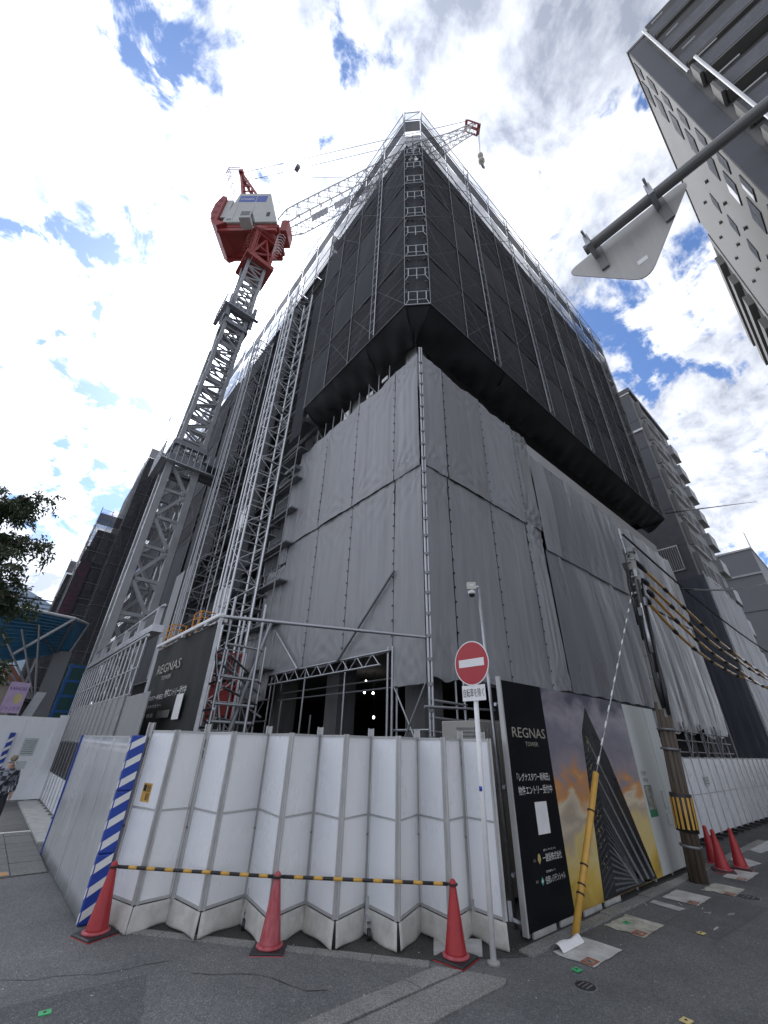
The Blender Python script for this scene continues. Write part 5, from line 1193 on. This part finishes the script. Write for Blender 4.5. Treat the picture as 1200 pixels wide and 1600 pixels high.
guard(lb, (1.05,45), (3.0,45), 2, (0,-1), 19.8, 21.4); guard(lb, (.45,50), (1.0,50), 1, (0,-1), 16, 18)
for k in range(10): pipe(lb, 'ledger', (1.0,44.9,5+1.5*k), (5,44.9,5+1.5*k), .025, dkst)
qb = flat('purple_banner', [(1.1,44.86,9.0),(2.0,44.86,9.0),(2.0,44.86,16),(1.1,44.86,16)], mat('dull purple cloth', (.04,.026,.042), .8), lb)
for k, ch in enumerate('QUEEN'): txt('lettering', ch, mat('dull red print', (.085,.022,.04), .7), qb, (1.2,44.85,14.4-1.3*k), (1,0,0), .65, 1.0)
cn_ = thing('steel_canopy', 'blue lined steel canopy on a leaning grey column', 'canopy', (1.3,22,0))
rim = [V(-2.2,20.2,5.9),V(1.1,20.2,5.75),V(1.75,22.4,6.05),V(-1.0,24.5,6.3)]; tip = V(1.02,22.0,4.62); tip2 = V(-.6,21.2,3.9)
cg_ = G(); cg_.add([rim[0],rim[1],tip,tip2],[(0,1,2,3)]); c1 = cg_.build('canopy_facet', bluec, cn_)
cg_ = G(); cg_.add([rim[1],rim[2],V(1.45,22.2,4.7),tip],[(0,1,2,3)]); c2_ = cg_.build('canopy_facet', bluec, cn_)
cg_ = G(); cg_.add(rim,[(3,2,1,0)]); cg_.build('canopy_top', lgm, cn_)
for k in range(14):
    t = k/14; a = rim[0]+(tip2-rim[0])*t; b = rim[1]+(tip-rim[1])*t; G().bar(a+V(0,-.03,-.02), b+V(0,-.03,-.02), .03, .03).build('slat', mat('dark blue slat', (.02,.09,.17), .5), c1)
    a = rim[1]+(tip-rim[1])*t; b = rim[2]+(V(1.45,22.2,4.7)-rim[2])*t; G().bar(a+V(0,-.03,-.02), b+V(0,-.03,-.02), .03, .03).build('slat', MATS['dark blue slat'], c2_)
for a, b in ((rim[1],tip),(rim[0],tip2),(rim[1],V(-.3,21.3,4.3)),(rim[2],V(1.45,22.2,4.7)),(rim[0]+V(1.6,0,-.08),tip),(rim[0],rim[1]),(rim[1],rim[2])): pipe(cn_, 'rib', a, b, .055, lgm if b != tip else dkst)
G().prism([(1.0,21.9,4.75),(1.55,21.9,4.75),(1.62,21.9,0),(.95,21.9,0)], (.1,.9,0)).build('column', mat('column grey', (.16,.165,.175), .7, 0, .1, 1), cn_)
for k in range(5): pipe(cn_, 'strut', (.95-.05*k,21.6,2.9), (-.1-.45*k+.2,20.6,5.4-.25*k), .035, galv)
bf = thing('blue_frame', 'blue steel frame standing right of the canopy column', 'steel frame', (2.0,23.5,0))
bfm = mat('bright blue paint', (.02,.12,.42), .5)
for x in (1.75,2.35):
    G().bar((x,23.5,0),(x+.1,23.5,4.5),.1,.1).build('post', bfm, bf)
for z in (2.6,3.2,3.8,4.4): G().bar((1.75,23.5,z),(2.45,23.5,z),.09,.09).build('rail', bfm, bf)
G().box(1.6,2.9,24.2,24.3,2.4,4.6).build('backing_sheet', mat('dark green sheet', (.03,.10,.09), .7), bf)
for k, (x0, x1, y0, h, m_, rm_, lab) in enumerate(((-4.5,-.9,30,3.9,'brown','roof','low brown roofed house left of the canopy'),(-1.2,.6,38,4.6,'cream','roof','low cream house seen under the canopy'))):
    o = thing('low_house', lab, 'house', ((x0+x1)/2,y0,0)); wm = mat('house wall '+m_, (.38,.34,.30) if k else (.22,.15,.12), .8, 0, .15, 1)
    G().box(x0,x1,y0,y0+6,0,h).build('wall', wm, o); G().prism([(x0-.2,y0-.3,h),(x1+.2,y0-.3,h),((x0+x1)/2,y0-.3,h+1.2)], (0,6.5,0)).build('roof', mat('brown roof', (.20,.09,.06), .8, 0, .25, 3), o)
    for j in range(2): wnd(o, 'y', y0, x0+.4+1.3*j, x0+1.1+1.3*j, 1.2, 2.2, -1)
gb = thing('glass_building', 'distant pale blue curved glass roof behind the tree', 'building', (-2,160,0))
gb_m = mat('pale blue glass', (.25,.33,.42), .3, 0, .1, .2, spec=.7)
G().prism([(-16+1.3*k,160,0) if k in (0,) else (-16+1.3*k,160,38+2.2*math.sin(k*.28)) for k in range(19)]+[(7.4,160,0)], (0,10,0)).build('glass_wall', gb_m, gb)
for k in range(9): G().bar((-16,159.9,28+1.2*k),(7,159.9,28+1.2*k),.3,.3).build('glazing_bar', mat('blue bar', (.10,.14,.25), .5), gb)
ls_ = thing('shop_sign', 'lilac karaoke shop sign at the left edge', 'sign', (.6,20.6,0))
G().box(.05,.62,20.6,20.68,2.35,3.35).build('panel', mat('lilac panel', (.42,.32,.48), .5), ls_); G().tube((.32,20.66,0),(.32,20.66,2.36),.05,8).build('post', dkst, ls_)
flat('yellow_emblem', [(.42+.13*math.cos(t*.628),20.596,2.82+.17*math.sin(t*.628)) for t in range(10)], mat('pale yellow print', (.5,.42,.2), .5), ls_)
vi = mat('violet print', (.13,.03,.22), .5); txt('lettering', 'ジャンカラ', vi, ls_, (.08,20.595,2.42), (1,0,0), .5, .15); txt('lettering', 'KARAOKE', vi, ls_, (.1,20.595,3.08), (1,0,0), .48, .12)
sb = thing('notice_board', 'slanting glazed notice board beside the leaning column', 'sign', (.95,20.9,0))
G().prism([(.72,20.9,2.2),(1.02,20.9,2.2),(1.2,20.9,3.1),(.9,20.9,3.1)], (0,.05,0)).build('board', lgm, sb); G().bar((.85,20.95,0),(.9,20.95,2.3),.06,.06).build('post', dkst, sb)

# ------------------------------------------------------------------ tree at the left edge
tr = thing('street_tree', 'dark leafy street tree hanging over the left edge', 'tree', (-1.9,14,0))
bark = mat('bark', (.07,.055,.045), .9, 0, .3, 5, .4, 20)
g = G(); g.path([(-1.95,14,0),(-1.9,14,1.4),(-1.98,14,2.8),(-1.85,14,4.2),(-1.9,14,5.6),(-1.85,14,7.4)], [.17,.14,.12,.1,.07,.03], 10)
rg = random.Random(11); tw_ends = []
limbs = []
for i in range(54):
    z = rg.uniform(2.7,7.6); a = rg.uniform(0,6.28) if i % 2 else rg.uniform(-1.3,1.0); ln = rg.uniform(1.0,1.95)*(1-.45*max(0,(z-6.0)/1.8)); p = V(-1.9,14,z-.5); e = p+V(math.cos(a)*ln,math.sin(a)*ln,rg.uniform(.15,.7))
    m_ = (p+e)/2+V(0,0,.18); limbs.append((p,m_,e)); g.path([p,m_,e], [.045,.03,.012], 6)
g.build('trunk', bark, tr, True)
lv = G()
for (p, m_, e) in limbs:
    for k in range(18):
        t = rg.uniform(.25,1.0); b = p+(m_-p)*2*t if t < .5 else m_+(e-m_)*(2*t-1); b = b+V(rg.gauss(0,.13),rg.gauss(0,.13),rg.gauss(0,.12))
        dr = V(rg.gauss(0,1),rg.gauss(0,1),rg.uniform(-.9,.3)).normalized(); ln = rg.uniform(.25,.5); 
        for q in range(28):
            f = rg.random(); c = b+dr*ln*f+V(0,0,-.22*f*f)+V(rg.gauss(0,.03),rg.gauss(0,.03),rg.gauss(0,.03)); d = (dr*.5+V(rg.gauss(0,.8),rg.gauss(0,.8),rg.gauss(-.3,.6))).normalized(); s_ = d.cross(V(rg.gauss(0,1),rg.gauss(0,1),rg.gauss(0,1))).normalized()
            L_ = rg.uniform(.09,.16); w_ = L_*.17; h = V(0,0,-.02)
            lv.add([c, c+d*L_*.45+s_*w_, c+d*L_+h, c+d*L_*.45-s_*w_], [(0,1,2,3)])
lo = lv.build('crown', mat('dark leaf', (.035,.060,.028), .5, 0, .35, 6, col2=(.075,.105,.05), transl=.25), tr); lo['kind'] = 'stuff'

# ------------------------------------------------------------------ walking person
pe = thing('person', 'person in a plaid shirt and cap walking past the white wall', 'person', (.60,12.0,0))
ph_ = .77; fa = math.atan2(-1,.12)
def W(x, y, z):   # x = person's left, y = forward
    f = V(math.cos(fa),math.sin(fa),0); l_ = V(-f.y,f.x,0); return V(.60,12.0,0)+(l_*x+f*y+V(0,0,z))*ph_
def skin(name, pts, edges, rad, m, sub=2):
    me = bpy.data.meshes.new('s'); me.from_pydata([tuple(W(*p)*S) for p in pts], edges, []); ob = bpy.data.objects.new('s', me); C.objects.link(ob)
    md = ob.modifiers.new('k','SKIN'); md.use_smooth_shade = True; 
    for i, v_ in enumerate(me.skin_vertices[0].data): r_ = rad[i]*ph_*S; v_.radius = (r_, r_) if not isinstance(rad[i], tuple) else r_; v_.use_root = (i == 0)
    sm = ob.modifiers.new('u','SUBSURF'); sm.levels = sub; sm.render_levels = sub
    dg = bpy.context.evaluated_depsgraph_get(); dg.update(); em = bpy.data.meshes.new_from_object(ob.evaluated_get(dg)); g = G()
    g.add([v_.co/S for v_ in em.vertices], [tuple(p.vertices) for p in em.polygons]); bpy.data.objects.remove(ob)
    return g.build(name, m, pe, True)
skinm = mat('skin', (.42,.25,.18), .55, 0, .08, 5)
bp_ = [(0,0,.95),(0,0,1.15),(0,.0,1.36),(0,.0,1.46),(0,.02,1.58),(.17,0,1.38),(.22,-.05,1.12),(.22,.06,.88),(.22,.09,.80),(-.17,0,1.38),(-.23,.04,1.12),(-.25,.16,.90),(-.25,.20,.82),(.09,0,.92),(.10,.14,.50),(.10,.02,.10),(.10,.14,.04),(-.09,0,.92),(-.10,-.10,.50),(-.10,-.32,.14),(-.10,-.22,.05)]
be_ = [(0,1),(1,2),(2,3),(3,4),(2,5),(5,6),(6,7),(7,8),(2,9),(9,10),(10,11),(11,12),(0,13),(13,14),(14,15),(15,16),(0,17),(17,18),(18,19),(19,20)]
br_ = [.12,.11,.09,.05,.09,.06,.045,.034,.03,.06,.045,.034,.03,.085,.06,.045,.04,.085,.06,.045,.04]
skin('body', bp_, be_, br_, skinm)
def plaid():
    m = bpy.data.materials.new('plaid cloth'); m.use_nodes = True; n = m.node_tree.nodes; l = m.node_tree.links; b = n['Principled BSDF']; b.inputs['Roughness'].default_value = .85
    t = n.new('ShaderNodeTexCoord'); v_ = n.new('ShaderNodeTexChecker'); l.new(t.outputs['Object'], v_.inputs[0]); v_.inputs['Scale'].default_value = 10
    v_.inputs[1].default_value = (.26,.28,.32,1); v_.inputs[2].default_value = (.03,.035,.05,1); l.new(v_.outputs[0], b.inputs['Base Color']); return m
skin('shirt', [(0,0,.84),(0,0,1.0),(0,0,1.18),(0,0,1.36),(0,.005,1.47),(.17,0,1.38),(.225,-.05,1.12),(.22,.05,.92),(-.17,0,1.38),(-.235,.04,1.12),(-.25,.14,.94)], [(0,1),(1,2),(2,3),(3,4),(3,5),(5,6),(6,7),(3,8),(8,9),(9,10)], [.155,.155,.15,.15,.085,.09,.075,.065,.09,.075,.065], plaid())
skin('trousers', [(0,0,.97),(.09,0,.88),(.10,.14,.50),(.10,.02,.10),(-.09,0,.88),(-.10,-.10,.50),(-.10,-.32,.16)], [(0,1),(1,2),(2,3),(0,4),(4,5),(5,6)], [.13,.105,.08,.065,.105,.08,.065], mat('dark trousers', (.02,.022,.03), .85))
for pts in ([(.10,-.05,.05),(.10,.06,.045),(.10,.17,.035)], [(-.10,-.36,.10),(-.10,-.26,.05),(-.10,-.18,.03)]): skin('shoe', pts, [(0,1),(1,2)], [.05,.052,.04], blk, 1)
skin('cap', [(0,-.02,1.675),(0,.03,1.68),(0,.135,1.635)], [(0,1),(1,2)], [.092,.088,.04], mat('khaki cap', (.20,.17,.12), .8), 2)
skin('hair', [(0,-.05,1.60),(0,-.07,1.53)], [(0,1)], [.085,.06], blk, 1)
skin('nose', [(0,.10,1.58),(0,.125,1.555)], [(0,1)], [.016,.02], skinm, 1)
for s_ in (-1,1):
    skin('eye', [(s_*.035,.095,1.60),(s_*.036,.105,1.60)], [(0,1)], [.012,.010], blk, 1); skin('ear', [(s_*.085,.01,1.60),(s_*.092,.0,1.56)], [(0,1)], [.018,.014], skinm, 1)
skin('mouth', [(-.025,.098,1.52),(.025,.098,1.52)], [(0,1)], [.008,.008], mat('lip', (.30,.12,.10), .6), 1)
for hx, hy, hz in ((.22,.09,.80),(-.25,.20,.82)):
    for k in range(4):
        o_ = -.03+.02*k; L_ = (.075,.09,.085,.065)[k]
        skin('finger', [(hx,hy+o_,hz),(hx,hy+o_+.005,hz-L_*.55),(hx-.01*(1 if hx > 0 else -1),hy+o_-.005,hz-L_)], [(0,1),(1,2)], [.0115,.010,.009], skinm, 1)
    sx = -1 if hx > 0 else 1
    skin('thumb', [(hx,hy+.03,hz+.03),(hx+sx*.015,hy+.055,hz-.0),(hx+sx*.02,hy+.06,hz-.03)], [(0,1),(1,2)], [.014,.012,.010], skinm, 1)
G().path([W(.13,.10,1.42),W(.02,.17,1.22),W(-.14,.14,1.0),W(-.2,.0,.92)], .018, 6).build('bag_strap', blk, pe, True)

# ------------------------------------------------------------------ traffic sign on an overhead arm
ar = thing('overhead_sign', 'back of a triangular stop sign hung on a grey overhead arm', 'traffic sign', (2.05,-3.2,0))
armm = mat('grey painted pipe', (.20,.20,.195), .45, .2, .12, 4)
pipe(ar, 'arm', (2.05,.28,4.80), (2.05,-3.2,4.80), .036, armm); pipe(ar, 'pole', (2.05,-3.2,0), (2.05,-3.2,5.2), .055, armm)
cor = [V(2.14,.47,4.86), V(2.14,-.37,4.86), V(2.14,.05,4.24)]; ctr = (cor[0]+cor[1]+cor[2])/3; poly = []
for i in range(3):
    c = cor[i]; a, b = (cor[i-1]-c).normalized(), (cor[(i+1)%3]-c).normalized(); r_ = .10
    p0 = c+a*r_*1.2; p1 = c+b*r_*1.2
    for k in range(7):
        t = k/6; poly.append((p0*(1-t)**2+c*2*t*(1-t)+p1*t*t))
sgm = mat('bare aluminium sign back', (.40,.39,.37), .42, .35, .1, 2, streak=(1,6,.6))
plate = G().prism(poly, (.006,0,0)).build('plate', sgm, ar)
G().prism([p+V(.0065,0,0) for p in poly], (.001,0,0)).build('red_face', signred, plate)
for y in (.22,-.18):
    G().bar((2.13,y,4.86),(2.13,y,4.60),.05,.014,(1,0,0)).build('mount_rail', armm, plate)
    for z in (4.845,4.755): G().bar((1.99,y+.02,z),(2.135,y+.02,z),.03,.008).build('clamp', galv, ar)
    G().bar((1.985,y+.02,4.74),(1.985,y+.02,4.86),.03,.008).build('clamp', galv, ar)
    pipe(ar, 'bolt', (1.93,y+.02,4.845), (2.15,y+.02,4.845), .008, galv)
flat('serial_sticker', [(2.1385,.0,4.42),(2.1385,.06,4.42),(2.1385,.06,4.46),(2.1385,.0,4.46)], wht, plate)

bpy.context.view_layer.update()
